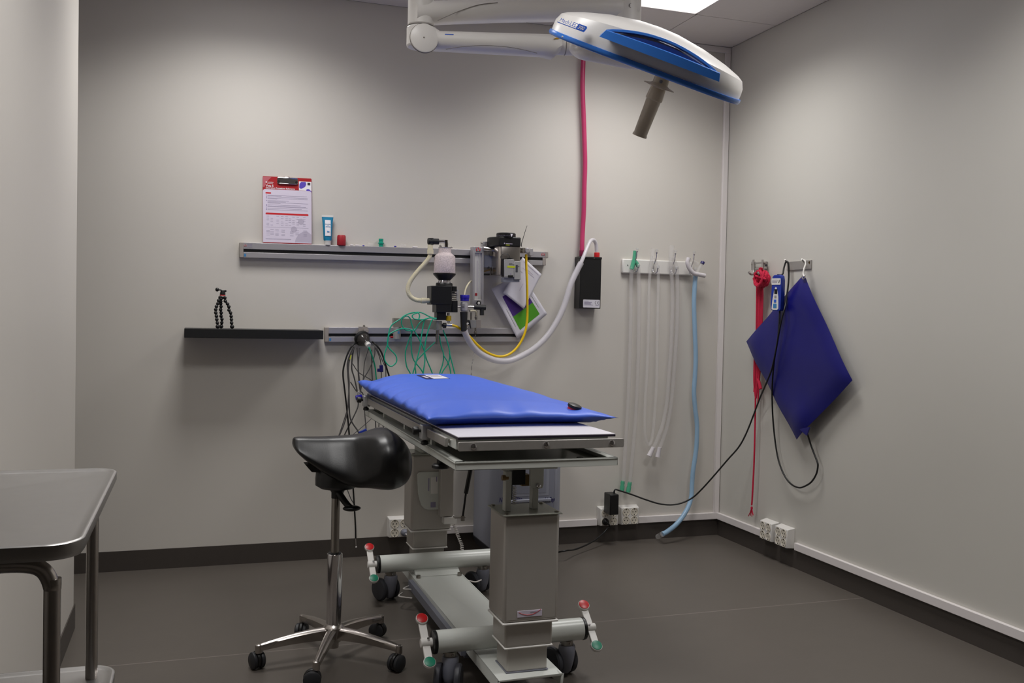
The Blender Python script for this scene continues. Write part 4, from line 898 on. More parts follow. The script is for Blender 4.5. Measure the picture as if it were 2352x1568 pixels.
# ================================================================ right wall: hooks, rope, heating pad
def right_wall():
    X = -0.01
    t = thing('wall_hooks', 'small steel hook rack on the right wall holding the red rope', 'hook rack', rt(1747, 608, -0.002), None)
    q = lambda sx, sy, x: rt(1700+sx/9.8, 580+sy/9.8, x)
    m = MB()
    for y in (238, 365):
        a, b = q(255, y, -0.022), q(600, y-14, -0.018); z = (a.z+b.z)/2; m.box(V(-0.024, b.y, z-0.0045), V(-0.016, a.y, z+0.0045))
    a, b = q(565, 375, -0.001), q(628, 205, -0.001); m.box(V(-0.02, a.y, a.z), V(-0.0, b.y, b.z)); m.box(V(-0.02, q(255, 0, -0.02).y, q(0, 375, -0.02).z), V(0, q(285, 0, -0.02).y, q(0, 225, -0.02).z))
    m.build('back_bars', 'stainless_brushed', t, bev=0.001)
    for sx, lo in ((300, 470), (503, 480)):
        m = MB(); m.tube([q(sx, 160, -0.028), q(sx, 300, -0.028), q(sx, lo-40, -0.030), q(sx-25, lo+20, -0.045), q(sx-70, lo+10, -0.075), q(sx-110, lo-45, -0.085)], 0.0055, 10, 6); m.build('hook', 'stainless_brushed', t)
    m = MB(); m.cyl(q(585, 285, -0.021), q(585, 285, -0.019), 0.006, n=12); m.build('screw', 'print_dark', t)
    t = thing('wall_hooks', 'flat steel rail with two angled pegs on the right wall, holding the blue pad', 'hook rack', rt(1836, 605, -0.002), None)
    m = MB(); a, b = q(1070, 300, -0.001), q(1618, 165, -0.001); m.box(V(-0.006, a.y, b.z-0.043), V(0, b.y, b.z)); m.build('back_bar', 'stainless_brushed', t, bev=0.001)
    for sx, sy in ((1070, 240), (1450, 225)):
        m = MB(); m.tube([q(sx, sy, -0.004), q(sx-30, sy-35, -0.025), q(sx-62, sy-80, -0.04)], 0.0035, 10, 4); m.build('hook', 'stainless_brushed', t)
    m = MB(); m.cyl(q(1565, 222, -0.007), q(1565, 222, -0.005), 0.006, n=12); m.build('screw', 'brass', t)
    # rope
    t = thing('rope_lead', 'bundle of red rope knotted on the small hook rack, one end hanging low', 'rope', rt(1740, 700, -0.03))
    rnd = random.Random(5); m = MB(); c0 = q(470, 560, -0.05)
    for k in range(17):
        a = rnd.uniform(0, 6.28); L = []
        for j in range(7):
            b = a+j*1.0; L.append(c0+V(0.022*math.sin(b*1.3+k), 0.038*math.cos(b)*(0.75+0.3*rnd.random())-0.004, 0.040*math.sin(b)*(0.75+0.3*rnd.random())-0.006))
        m.tube(L, 0.0060, 8, 6)
    for k in range(6):
        a = rnd.uniform(0, 6.28); L = [q(400+k*22, 700, -0.045), q(390+k*35, 600, -0.06), c0+V(rnd.uniform(-0.03, 0.0), rnd.uniform(-0.04, 0.04), rnd.uniform(-0.01, 0.05))]
        m.tube(L, 0.0062, 8, 6)
    m.build('knot', 'rope_red', t)
    m = MB()
    qq = lambda x, y, X=-0.035: rt(x, y, X)
    for k, (xt, xm, xb, yb) in enumerate(((1738.5, 1737, 1732, 900), (1742, 1740.5, 1735, 918), (1745.5, 1743.5, 1738, 895), (1749, 1746, 1741, 925), (1752, 1748.5, 1742.5, 880), (1744, 1741, 1737, 905))):
        m.tube([qq(xt, 650), qq(xt-0.5, 700), qq(xm, 780), qq(xm-2, 840), qq(xb, yb)], 0.0043, 8, 6)
    m.tube([qq(1736, 760), qq(1732.5, 830), qq(1732, 880), qq(1736, 915), qq(1739, 890)], 0.0042, 8, 6)
    m.tube([qq(1741, 870), qq(1744, 880), qq(1747, 893)], 0.0085, 8, 5); m.build('strands', 'rope_red', t)
    m = MB(); m.tube([qq(1735.5, 900), qq(1734.5, 960), qq(1732, 1060), qq(1728, 1140), qq(1726.5, 1160)], 0.0045, 8, 6); m.lathe([(0.0045, 0), (0.0065, 0.008), (0.0045, 0.016)], qq(1726.5, 1170), (0, 0, 1), 8)
    for dx, dy in ((-8, 1185), (-4, 1184), (0, 1186), (3, 1183)): m.tube([qq(1726.5, 1163), qq(1727+dx*0.4, 1174), qq(1727+dx, dy)], 0.0022, 6, 4)
    m.build('long_end', 'rope_red', t)
    # heating pad
    Xp = -0.045
    C = [rt(1847, 629, Xp), rt(1958, 873, Xp), rt(1830, 1009, Xp-0.005), rt(1713, 784, Xp)]
    t = thing('heating_pad', 'dark blue heating pad hanging by one corner eyelet on the right wall', 'pad', C[0])
    def f(i, j, s):
        p = C[0]*(1-i)*(1-j)+C[1]*i*(1-j)+C[3]*(1-i)*j+C[2]*i*j
        e = min(i, 1-i, j, 1-j)
        b = 0.016*min(1, e*9)**0.7
        wr = 0.004*math.sin(9*i+3*j)*math.sin(5*j+1)+0.006*math.exp(-((i-0.93)**2+(j-0.8)**2)*60)+0.005*math.sin(14*(i-j))*max(0, j-0.45)
        nb = (1-2*abs(i-0.5))*0.006
        cen = (C[0]+C[2])/2; p = p+(cen-p)*nb
        return p+V(-s*b*0.75-wr-0.006*math.sin(math.pi*i), 0, 0)
    m = MB(); n = 26
    ga = m.grid(lambda i, j: f(i, j, 1), n, n); gb = m.grid(lambda i, j: f(i, j, -0.5)+V(0.0015, 0, 0), n, n)
    for k in range(n):
        m.face([ga[k][0], ga[k+1][0], gb[k+1][0], gb[k][0]]); m.face([ga[k][n], ga[k+1][n], gb[k+1][n], gb[k][n]])
        m.face([ga[0][k], ga[0][k+1], gb[0][k+1], gb[0][k]]); m.face([ga[n][k], ga[n][k+1], gb[n][k+1], gb[n][k]])
    m.build('pad', 'navy_pad', t, angle=50)
    m = MB(); e = rt(1846.5, 635.5, Xp-0.012); m.lathe([(0.0075, 0), (0.0125, 0.001), (0.0125, 0.003), (0.0075, 0.004), (0.0075, 0)], e, (-1, -0.15, 0), 24, False); m.build('eyelet', 'chrome', t)
    m = MB(); m.prism([rt(1838, 985, Xp-0.012), rt(1862, 980, Xp-0.012), rt(1855, 1000, Xp-0.012), rt(1850, 996, Xp-0.012)], (-0.006, 0, 0)); m.build('cable_tab', 'navy_pad', t)
    Xc = -0.06
    cb = [rt(1855, 997, Xp), rt(1862, 1020, -0.035), rt(1870, 1042, -0.03), rt(1877, 1060, -0.03), rt(1878.5, 1070, -0.03), rt(1875, 1088, -0.03), rt(1864, 1106, -0.03), rt(1849, 1116, -0.03), rt(1835, 1119.5, -0.03), rt(1818, 1112, -0.03), rt(1803, 1094, -0.03), rt(1790, 1063, -0.03), rt(1782, 1025, -0.03), rt(1776, 970, -0.035), rt(1773.5, 920, -0.05), rt(1774, 880, -0.075), rt(1778, 830, -0.085), rt(1787, 775, -0.085), rt(1790, 740, -0.08), rt(1791, 712, -0.075)]
    MB().tube(cb, 0.0042, 10, 8).build('cable', 'cable_black', t)
    s = MB().tube([rt(1844, 596.5, -0.028), rt(1849, 599, -0.032), rt(1850, 607, -0.035), rt(1847, 616, -0.05), rt(1845, 627, -0.058), rt(1846.5, 634, -0.062), rt(1850, 631, -0.058)], 0.0036, 10, 8).build('s_hook', 'white_plastic'); tag(s, 'white plastic hook carrying the blue heating pad on the steel rail', 'hook')
    # hand controller
    o = rt(1768, 714, -0.072); u = rt(1795, 716, -0.085)-rt(1769, 713, -0.065); v = rt(1796, 641, -0.075)-rt(1781, 715, -0.075)
    t = thing('hand_controller', 'blue hand controller with white face hanging on its black cable in front of the pad', 'controller', rt(1785, 680, -0.07))
    Hc, Wc = 0.167, 0.068
    vv = V(0, -0.042, 0.162).normalized()*1.0
    fr = Frame(rt(1769, 714, -0.115), V(0.36, -0.93, 0), V(0.05, -0.20, 1.0))
    H1 = 0.176
    out = [(0.002, 0.006), (0.012, 0.0), (0.052, 0.0), (0.060, 0.008), (0.063, 0.09), (0.064, 0.15), (0.060, 0.170), (0.050, H1), (0.018, H1), (0.010, 0.168), (0.004, 0.10), (0.0, 0.03)]
    m = MB(); cen = (0.032, 0.09)
    def rg(s, n): return [fr.p(cen[0]+(a-cen[0])*s, cen[1]+(b-cen[1])*(1-(1-s)*0.4), n) for a, b in out]
    m.loft([rg(0.9, -0.032), rg(1.0, -0.026), rg(1.0, -0.008), rg(0.93, 0.0)]); m.build('casing', 'remote_blue', t, angle=50)
    m = MB(); fr.poly(m, rrect(0.006, 0.128, 0.058, 0.159, 0.004), 0, 0.0012); m.build('name_plate', 'white_plastic', t)
    m = MB(); fr.poly(m, [(0.008, 0.010), (0.016, 0.006), (0.04, 0.006), (0.047, 0.012), (0.046, 0.07), (0.040, 0.10), (0.034, 0.117), (0.029, 0.117), (0.022, 0.10), (0.012, 0.05)], 0, 0.0012); m.build('face_plate', 'white_plastic', t)
    m = MB(); fr.box(m, 0.0235, 0.083, 0.040, 0.107, 0.001, 0.002); m.build('display', 'black_plastic', t)
    m = MB(); fr.box(m, 0.022, 0.042, 0.035, 0.056, 0.001, 0.0025); m.build('button', 'print_blue', t)
    m = MB(); fr.box(m, 0.024, 0.064, 0.036, 0.076, 0.001, 0.0022); m.build('button', 'aluminium_grey', t)
    m = MB(); fr.poly(m, rrect(0.018, 0.014, 0.037, 0.036, 0.003), 0.001, 0.0018); m.build('button', 'sticker_blue', t)
    m = MB()
    for k in range(3): fr.box(m, 0.010, 0.150-k*0.006, 0.038, 0.152-k*0.006, 0.0012, 0.0018)
    m.build('printed_text', 'print_grey', t)
    m = MB(); m.tube([fr.p(0.043, 0.152, 0.0016), fr.p(0.045, 0.139, 0.0016), fr.p(0.050, 0.139, 0.0016), fr.p(0.053, 0.152, 0.0016)], 0.0011, 6, 0); m.build('logo', 'print_dark', t)
    # cable up over the peg then down across the corner to the adapter
    top = fr.p(0.030, H1, -0.015)
    L = [top, rt(1797, 630, -0.06), rt(1801, 613, -0.045), rt(1806, 600.5, -0.035), rt(1811, 607, -0.03), rt(1811.5, 640, -0.03), rt(1808, 675, -0.045), rt(1803, 705, -0.085), rt(1796, 730, -0.1), rt(1789, 765, -0.105), rt(1783, 800, -0.105), rt(1773, 846, -0.10), rt(1760, 880, -0.09), rt(1745, 915, -0.06)]
    path = [(1730, 955, -0.395), (1714, 995, -0.37), (1697, 1026, -0.345), (1670, 1057, -0.31), (1640, 1092, -0.27), (1612, 1123, -0.23), (1590, 1143, -0.20), (1565, 1155, -0.18), (1540, 1159, -0.16), (1512, 1156, -0.14), (1480, 1146, -0.12), (1450, 1135, -0.10), (1425, 1127, -0.085), (1414, 1124, -0.08), (1411, 1128, -0.08), (1410.5, 1136, -0.08)]
    L += [bk(x, y, Y) for x, y, Y in path]
    MB().tube(L, 0.0042, 10, 8).build('cable', 'cable_black', thing('controller_cable', 'long black cable from the hand controller over a wall peg to the power adapter', 'cable', L[20]))
right_wall()
# adapter, plugs
ad = thing('power_adapter', 'black power adapter plugged into the left outlet of the back wall pair', 'power adapter', bk(1411, 1186, -0.1))
a, b = bk(1400, 1183, -0.125), bk(1424, 1135, -0.125)
MB().box(V(a.x+0.002, -0.125, a.z), V(a.x+0.052, -0.045, b.z)).build('casing', 'black_plastic', ad, bev=0.004)
MB().lathe([(0.006, 0), (0.004, 0.014)], V(bk(1410.5, 1136, -0.08).x, -0.08, b.z-0.002), (0, 0, 1), 12).build('strain_relief', 'black_plastic', ad)
def mains(px, fr, u, v, mcol, label, path, r, name='mains_cord'):
    t = thing(name, label, 'power cord', fr.p(u, v, 0.05))
    m = MB(); m.lathe([(0.0185, 0), (0.0185, 0.006), (0.0165, 0.016), (0.009, 0.026), (0.0, 0.027)], fr.p(u, v, 0.0435), fr.n, 24); m.build('plug', mcol[0], t)
    MB().tube([fr.p(u, v, 0.066), fr.p(u+0.006, v-0.006, 0.072)]+path, r, 10, 8).build('cable', mcol[1], t)
mains(0, f1, 0.033, 0.0255, ('black_plastic', 'cable_black'), 'black plug in the lower left socket with a black cord running to the floor unit',
      [f1.p(0.053, 0.0, 0.062), bk(1396, 1212, -0.075), bk(1386, 1224, -0.09), bk(1365, 1241, -0.14), bk(1340, 1254, -0.2), bk(1318, 1262, -0.26), bk(1300, 1264, -0.33), V(-1.101, -0.30, 0.035)], 0.0042)
mains(0, f3, 0.081, 0.0255, ('castor_grey', 'cable_white'), 'grey plug with a white cord in the outlet behind the operating table',
      [bk(938, 1228, -0.08), bk(940, 1240, -0.1), bk(945, 1252, -0.14), bk(953, 1262, -0.2), V(-1.80, -0.33, 0.05)], 0.004)

# ================================================================ surgical lamp
def surgical_lamp():
    D = 2.80
    C = at(1480, 152, D); vw = (C-CAMP).normalized()
    a = R(20.7); u = (RT*math.cos(a)-UP*math.sin(a)); u = (u-vw*u.dot(vw)).normalized()
    n = u.cross(vw).normalized()*1.0
    # lean the disc a little so that its near edge hides the underside
    b = R(1.2); v = (vw*math.cos(b)+n*math.sin(b)).normalized(); n = u.cross(v)
    T = Matrix((u, v, n)).transposed().to_4x4(); T.translation = C
    W = lambda x, y, z: T @ V(x, y, z)
    root = thing('surgical_lamp', 'white and blue surgical lamp on a jointed ceiling arm above the table', 'surgical lamp', V(-1.33, -1.6, 2.7))
    A_, B_ = 0.292, 0.265
    def foot(s, z, n_=72, e=3.4, sh=0.0):
        o = []
        for k in range(n_):
            t = 2*math.pi*k/n_; c_, s_ = math.cos(t), math.sin(t)
            x = A_*s*math.copysign(abs(c_)**(2/e), c_); y = B_*s*math.copysign(abs(s_)**(2/e), s_)
            o.append((x, y, z))
        return o
    def dome(s, h): 
        out = []
        for x, y, _ in foot(s, 0):
            k = 0.56+0.44*(1-(x/A_)**2); k2 = 1-0.12*(y/B_)**2
            out.append(W(x, y, 0.012+h*k*k2))
        return out
    m = MB(); m.loft([[W(*p) for p in foot(0.99, 0.008)], dome(0.99, 0.018), dome(0.985, 0.044), dome(0.953, 0.074), dome(0.90, 0.084), dome(0.75, 0.093), dome(0.5, 0.100), dome(0.22, 0.104), dome(0.02, 0.105)]); m.build('lamp_shell', 'lamp_white', root, angle=32)
    m = MB(); m.loft([[W(*p) for p in foot(0.97, -0.007)], [W(*p) for p in foot(1.0, -0.006)], [W(*p) for p in foot(1.012, 0.0)], [W(*p) for p in foot(1.008, 0.008)], [W(*p) for p in foot(0.985, 0.009)]], False)
    m.build('rim', 'blue_rim', root, angle=60)
    m = MB(); m.loft([[W(*p) for p in foot(0.975, -0.004)], [W(*p) for p in foot(0.975, 0.006)]]); m.build('underside', 'white_plastic', root)
    # blue grip on both long sides
    def grip(sy):
        m = MB(); x0, x1 = -0.140, 0.200; N = 24
        fy = -(B_+0.028)*sy
        def lo(t): return 0.036
        def hi(t): return 0.058+0.004*math.sin(math.pi*t)
        def top(t): return 0.0615+0.036*math.sin(math.pi*t)**0.8*(1-0.15*t)
        R1, R2, R3, R4 = [], [], [], []
        rings = []
        for i in range(N+1):
            t = i/N; x = x0+(x1-x0)*t; e = 0.012*math.sin(math.pi*t)
            x_l = x + (0.010 if i == 0 else 0) - (0.0 if i < N else 0.006)
            y1 = fy-sy*e; y2 = fy+sy*(0.030+0.5*e)
            rings.append([W(x, y1, lo(t)), W(x_l, y1+sy*0.004, hi(t)-0.002), W(x_l, y1+sy*0.008, hi(t)), W(x_l, y1+sy*0.016, hi(t)), W(x, y1+sy*0.016, lo(t)+0.006)])
        m.loft(rings)
        rings = []
        for i in range(N+1):
            t = i/N; x = x0+0.010+(x1-x0-0.016)*t; e = 0.012*math.sin(math.pi*t)
            y2 = fy+sy*(0.016+0.026*math.sin(math.pi*t)**0.7-0.012*math.sin(math.pi*t))
            z = 0.056+0.033*math.sin(math.pi*t)**0.8-0.004*t
            rings.append([W(x, y2-sy*0.006, z-0.004), W(x, y2-sy*0.003, z+0.002), W(x, y2+sy*0.012, z+0.003), W(x, y2+sy*0.012, z-0.008)])
        m.loft(rings)
        o = m.build('grip', 'blue_rim', root, angle=35, label='blue side grip')
        m = MB(); rings = []
        for i in range(N+1):
            t = i/N; x = x0+0.02+(x1-x0-0.036)*t
            rings.append([W(x, fy+sy*0.006, 0.040), W(x, fy+sy*0.020, 0.052+0.022*math.sin(math.pi*t)), W(x, fy+sy*0.034, 0.052+0.022*math.sin(math.pi*t)), W(x, fy+sy*0.04, 0.040)])
        m.loft(rings); m.build('grip_slot_shade', 'blue_slot_shade', o)  # shade inside the grip slot, put in as a darker blue surface
    grip(1); grip(-1)
    # lettering on the near side of the shell
    p0 = W(-0.262, -0.2655, 0.030)
    ft = Frame(W(-0.2575, -0.2660, 0.036), u, (n*0.93+v*0.37))
    text('Mach', ft, 0.000, 0.0, 0.0245*0.62, 'print_blue', 'lettering', root, 0.0022, shear=0.25, wide=0.80)
    text('LED', ft, 0.0285, -0.0005, 0.0265*0.66, 'print_blue', 'lettering', root, 0.0022, shear=0.25, wide=0.76)
    m = MB(); ft.poly(m, [(-0.004, -0.0045), (0.051, -0.0045), (0.051, -0.003), (-0.004, -0.003)], 0, 0.002); ft.poly(m, [(0.0485, -0.0045), (0.072, -0.0045), (0.0745, -0.001), (0.077, 0.009), (0.075, 0.0125), (0.0525, 0.0125)], 0, 0.002); m.build('lettering_plate', 'print_blue', root)
    text('300', ft, 0.0525, -0.0012, 0.0145, 'print_white', 'lettering', root, 0.0026, shear=0.25, wide=0.78)
    m = MB(); m.ball(W(-0.125, -B_-0.024, 0.053), 0.002, n=8); m.ball(W(-0.235, -B_-0.004, 0.002), 0.0026, n=8); m.build('rim_screws', 'chrome', root)
    # sterile handle below the centre
    hb = W(0.062, -0.02, -0.004); d = -n
    m = MB(); m.lathe([(0.0235, 0.0), (0.0235, 0.026), (0.030, 0.030), (0.046, 0.0335), (0.0475, 0.036), (0.040, 0.0365), (0.0225, 0.040), (0.0235, 0.044), (0.0260, 0.072), (0.0250, 0.0755), (0.0225, 0.077), (0.0215, 0.12), (0.0205, 0.180), (0.0222, 0.183), (0.0222, 0.188), (0.0, 0.188)], hb, d, 36)
    o = m.build('handle', 'beige_cover', root, label='beige handle with flange')
    m = MB(); m.cyl(hb+d*0.019-vw*0.0225, hb+d*0.019-vw*0.0245, 0.005, n=14); m.build('handle_button', 'castor_grey', o)
    # suspension
    Y = -1.55
    q = lambda sx, sy, dy=0.0: bk(930+sx/6.3568, sy/6.3568, Y+dy)
    def bar(st, name, mt, bev=0.01):
        """stations: (x, ytop, ybottom, half depth, dy)"""
        m = MB(); rings = []
        for sx, t_, b_, hd, dy in st:
            a_, c_ = q(sx, b_, dy), q(sx, t_, dy); hh = (c_-a_).length; k = min(hh*0.3, hd*0.6); up = (c_-a_).normalized()
            rings.append([a_+V(0, -hd+k, 0), a_+V(0, -hd, 0)+up*k, c_+V(0, -hd, 0)-up*k, c_+V(0, -hd+k, 0), c_+V(0, hd-k, 0), c_+V(0, hd, 0)-up*k, a_+V(0, hd, 0)+up*k, a_+V(0, hd-k, 0)])
        m.loft(rings); return m.build(name, mt, root, angle=50)
    # upper extension arm, from its left joint to the ceiling tube
    bar([(140, 40, 390, 0.045, 0), (340, 42, 345, 0.045, 0), (620, 38, 330, 0.045, 0.0), (1400, 30, 300, 0.047, 0.0), (2400, 0, 285, 0.05, 0.0), (3330, -30, 330, 0.055, 0.0)], 'upper_arm', 'arm_white')
    m = MB(); c_ = q(3200, 150); m.cyl(V(c_.x, Y, q(0, 430).z), V(c_.x, Y, 2.62), 0.06, n=40); m.lathe([(0.06, 0), (0.14, 0.02), (0.15, 0.08)], V(c_.x, Y, 2.62), (0, 0, 1), 40); m.build('ceiling_tube', 'arm_white', root)
    m = MB(); c2 = bk(1448.5, 13, Y-0.058); m.lathe([(0.008, 0), (0.008, 0.002), (0.0065, 0.002), (0.0065, 0.001), (0, 0.001)], c2, (0.2, -1, 0), 20); m.build('bolt', 'seam_grey', root)
    m = MB(); m.cyl(V(q(240, 0).x, Y, q(240, 395).z), V(q(240, 0).x, Y, q(240, -20).z), 0.043, n=32); m.cyl(V(q(240, 0).x, Y, q(240, 700).z), V(q(240, 0).x, Y, q(240, 398).z), 0.046, n=32); m.build('elbow_joint', 'arm_white', root, bev=0.006)
    m = MB(); m.cyl(V(q(240, 0).x, Y, q(240, 399).z), V(q(240, 0).x, Y, q(240, 393).z), 0.0455, n=32); m.build('joint_seam', 'seam_grey', root)
    bar([(300, 380, 712, 0.044, -0.004), (400, 420, 716, 0.044, -0.006), (480, 485, 722, 0.043, -0.01), (1200, 503, 765, 0.042, -0.05), (1990, 520, 812, 0.041, -0.09), (2150, 522, 855, 0.040, -0.10), (2240, 540, 770, 0.036, -0.105)], 'spring_arm', 'arm_white')
    m = MB(); c3 = q(290, 548, -0.052); m.lathe([(0.0415, 0), (0.046, 0.003), (0.046, 0.012)], c3, (0.0, 1, 0), 40)
    o = m.build('joint_cap', 'arm_white', root)
    m = MB(); m.lathe([(0.0475, 0), (0.0475, 0.004)], c3+V(0, 0.008, 0), (0, 1, 0), 40); m.ball(q(278, 543, -0.053), 0.0022, n=8); m.build('cap_seam', 'seam_grey', o)
    m = MB(); L = [q(600, 718, -0.058), q(850, 680, -0.072), q(1150, 664, -0.086), (q(1450, 680, -0.103)), q(1700, 720, -0.117), q(1930, 775, -0.128)]
    m.tube(L, 0.0011, 6, 8); m.tube([q(480, 298, -0.047), q(800, 160, -0.0475), q(1080, 70, -0.048), q(1355, 36, -0.048)], 0.0011, 6, 8); m.build('cover_seam', 'seam_grey', root)
    fr2 = Frame(q(585, 508, -0.0555), (q(1200, 523, -0.09)-q(585, 508, -0.0555)), (0, 0, 1)); m = MB(); fr2.box(m, 0, 0, 0.028, 0.003, 0, 0.001); m.build('printed_text', 'print_blue', root)
    
    # swivel and the yoke that carries the lamp head from behind
    s0, s1 = q(2200, 655, -0.10), q(2560, 670, -0.115)
    m = MB(); m.cyl(s0, s1, 0.0325, n=28); m.build('swivel', 'arm_white', root)
    m = MB(); ax = (s1-s0).normalized(); m.lathe([(0.0332, 0), (0.0332, 0.0025)], s0.lerp(s1, 0.35), ax, 28); m.lathe([(0.0332, 0), (0.0332, 0.0025)], s0.lerp(s1, 0.72), ax, 28); m.build('swivel_seam', 'seam_grey', root)
    m = MB(); m.prism([q(2175, 565, -0.142), q(2250, 530, -0.142), q(2300, 535, -0.142), q(2240, 570, -0.142)], (0, 0.004, 0)); m.build('sticker', 'sticker_amber', root)
    e = W(0.10, 0.16, 0.002)
    L = [s1-ax*0.01, at(1340, 116, 2.95), at(1390, 129, 2.97), at(1450, 143, 2.98), at(1500, 150, 2.97), W(0.06, 0.14, 0.012)]
    MB().tube(L, lambda s: 0.0315-0.017*s, 20, 8).build('yoke', 'arm_white', root)
surgical_lamp()
# ================================================================ operating table
def operating_table():
    XC = -1.812
    root = thing('operating_table', 'white and grey two-column operating table on castors in the middle of the room', 'operating table', V(XC, -1.23, 0))
    # base channel
    m = MB(); z1, z0 = 0.110, 0.072
    m.box((-1.916, -1.965, z1-0.006), (-1.708, -0.50, z1)); m.box((-1.916, -1.965, z0), (-1.909, -0.50, z1)); m.box((-1.715, -1.965, z0), (-1.708, -0.50, z1))
    m.build('base_channel', 'white_enamel', root, bev=0.004)
    m = MB(); m.box((-1.935, -1.62, 0.066), (-1.918, -0.80, 0.098)); m.box((-1.917, -1.60, 0.05), (-1.712, -0.82, 0.070)); m.build('cable_duct', 'castor_grey', root)
    m = MB(); m.prism([V(-1.905, -0.815, z1), V(-1.905, -0.775, z1+0.022), V(-1.905, -0.74, z1+0.022), V(-1.905, -0.74, z1)], (0.19, 0, 0)); m.build('base_bracket', 'white_enamel', root, bev=0.002)
    m = MB()
    for x in (-1.900, -1.724):
        for y in (-1.62, -0.83): m.cyl((x, y, z1), (x, y, z1+0.012), 0.009, n=14)
    m.build('base_bolts', 'dull_chrome', root)
    for y, s in ((-1.72, -1), (-0.75, 1)):
        c = MB().cyl((-2.050, y, 0.157), (-1.545, y, 0.157), 0.036, n=40).build('crossbar', 'white_enamel', root)
        for x, d in ((-2.050, -1), (-1.545, 1)): MB().lathe([(0.0365, -0.003), (0.0375, 0.0), (0.0365, 0.008), (0.030, 0.010), (0, 0.010)], (x, y, 0.157), (d, 0, 0), 36).build('bar_cap', 'black_plastic', c)
    # pedals
    def pedal(x, y, d, ang):
        c = V(x+d*0.028, y, 0.157)
        T = Matrix.Translation(c) @ Matrix.Rotation(R(ang), 4, 'X')
        m = MB(); m.box((-0.0125, -0.062, -0.006), (0.0125, 0.080, 0.004), T); m.cyl(c-V(d*0.022, 0, 0), c+V(d*0.017, 0, 0), 0.0145, n=20)
        p = {}
        for k, yy, zz in (('r', 0.083, 0.008), ('g', -0.070, 0.004)):
            a = T @ V(-d*-0.0, yy, zz); nrm = (Matrix.Rotation(R(ang), 3, 'X') @ V(0, -0.35, 1)).normalized()
            nrm = V(0, -0.58, 0.81); p[k] = (a, nrm); m.lathe([(0.015, -0.014), (0.0198, -0.007), (0.0198, 0.003)], a, nrm, 28)
        lv = m.build('brake_pedal', 'white_plastic', root, bev=0.002)
        for k, mt in (('r', 'red_plastic'), ('g', 'green_pedal')): MB().lathe([(0.0178, 0.002), (0.0178, 0.0042), (0.016, 0.005), (0, 0.0052)], p[k][0], p[k][1], 28).build('pedal_pad', mt, lv, label=('red' if k == 'r' else 'green')+' pedal pad')
        MB().cyl(c+V(-d*0.006, -0.006, 0.010), c+V(-d*0.006, -0.009, 0.017), 0.0045, n=12).build('pedal_screw', 'chrome', lv)
    pedal(-2.052, -1.72, -1, 40); pedal(-1.543, -1.72, 1, 40); pedal(-2.052, -0.75, -1, 40); pedal(-1.543, -0.75, 1, 40)
    # castors
    def castor(x, y, rot):
        T = Matrix.Translation(V(x, y, 0)) @ Matrix.Rotation(R(rot), 4, 'Z')
        m = MB(); m.lathe([(0.020, 0.106), (0.020, 0.124)], V(x, y, 0), (0, 0, 1), 20)
        for k in range(3):
            a = 0.6+k*2.1; m.ball((x+0.021*math.cos(a), y+0.021*math.sin(a), 0.116), 0.004, n=8)
        m.build('castor_stem', 'dull_chrome', root)
        m = MB(); rings = []
        for z, sx, sy, oy in ((0.012, 0.012, 0.014, 0.010), (0.022, 0.019, 0.024, 0.010), (0.050, 0.0245, 0.034, 0.010), (0.080, 0.027, 0.032, 0.004), (0.102, 0.0275, 0.0285, 0.0), (0.108, 0.025, 0.026, 0.0)):
            rings.append([T @ V(sx*math.cos(2*math.pi*k/24), oy+sy*math.sin(2*math.pi*k/24), z) for k in range(24)])
        m.loft(rings); o = m.build('castor', 'castor_grey', root, angle=50)
        for s in (-1, 1):
            c = T @ V(s*0.034, 0.034, 0.0478); ax = (T.to_3x3() @ V(s, 0, 0))
            MB().lathe([(0.034, -0.012), (0.0455, -0.011), (0.0478, -0.006), (0.0472, 0.003), (0.042, 0.008), (0.0, 0.010)], c, ax, 36).build('wheel', 'castor_wheel', o)
    castor(-1.597, -1.72, 16); castor(-1.998, -1.72, 156); castor(-1.998, -0.75, 26); castor(-1.597, -0.75, 26)
    # telescopic columns
    def column(yc, far):
        xs = -1.8075 if not far else -1.812; s = -1 if not far else 1
        co = MB()
        def blk(w, d, z0, z1): return MB().box((xs-w, yc-d, z0), (xs+w, yc+d, z1))
        a = blk(0.0885, 0.076, 0.270, 0.596).build('column', 'column_grey', root, bev=0.010, seg=3)
        blk(0.077, 0.064, 0.19, 0.288).build('column_section', 'column_grey', a, bev=0.008, seg=3)
        blk(0.0655, 0.053, 0.1105, 0.2).build('column_section', 'column_grey', a, bev=0.006, seg=3)
        blk(0.0900, 0.0775, 0.264, 0.271).build('column_lip', 'white_plastic', a, bev=0.003)
        blk(0.0785, 0.0655, 0.186, 0.192).build('column_lip', 'white_plastic', a, bev=0.003)
        blk(0.068, 0.0555, 0.1101, 0.113).build('column_gasket', 'castor_grey', a)
        p = MB().box((xs-0.097, yc-0.088, 0.597), (xs+0.092, yc+0.078, 0.601)).build('top_plate', 'plate_grey', root, bev=0.0015)
        m = MB()
        for dx in (-0.083, 0.078):
            for dy in (-0.074, 0.064): m.lathe([(0.0075, 0), (0.0075, 0.003), (0.004, 0.0045), (0, 0.0045)], (xs+dx, yc+dy, 0.601), (0, 0, 1), 16)
        m.build('plate_bolts', 'dull_chrome', p)
        return a
    near = column(-1.862, False); far = column(-0.60, True)
    fr = Frame(V(-1.8075, -1.938-0.0005, 0.32), (1, 0, 0), (0, 0, 1))
    m = MB(); a, b = bk(1188, 1418, -1.9385), bk(1245, 1397, -1.9385); m.box((a.x, -1.9395, a.z), (b.x, -1.938, b.z-0.002)); lb = m.build('maker_label', 'paper_lilac', near, bev=0.0005)
    fl_ = Frame(V(a.x, -1.9396, a.z), (1, 0, 0), (0, 0, 1)); w_ = b.x-a.x
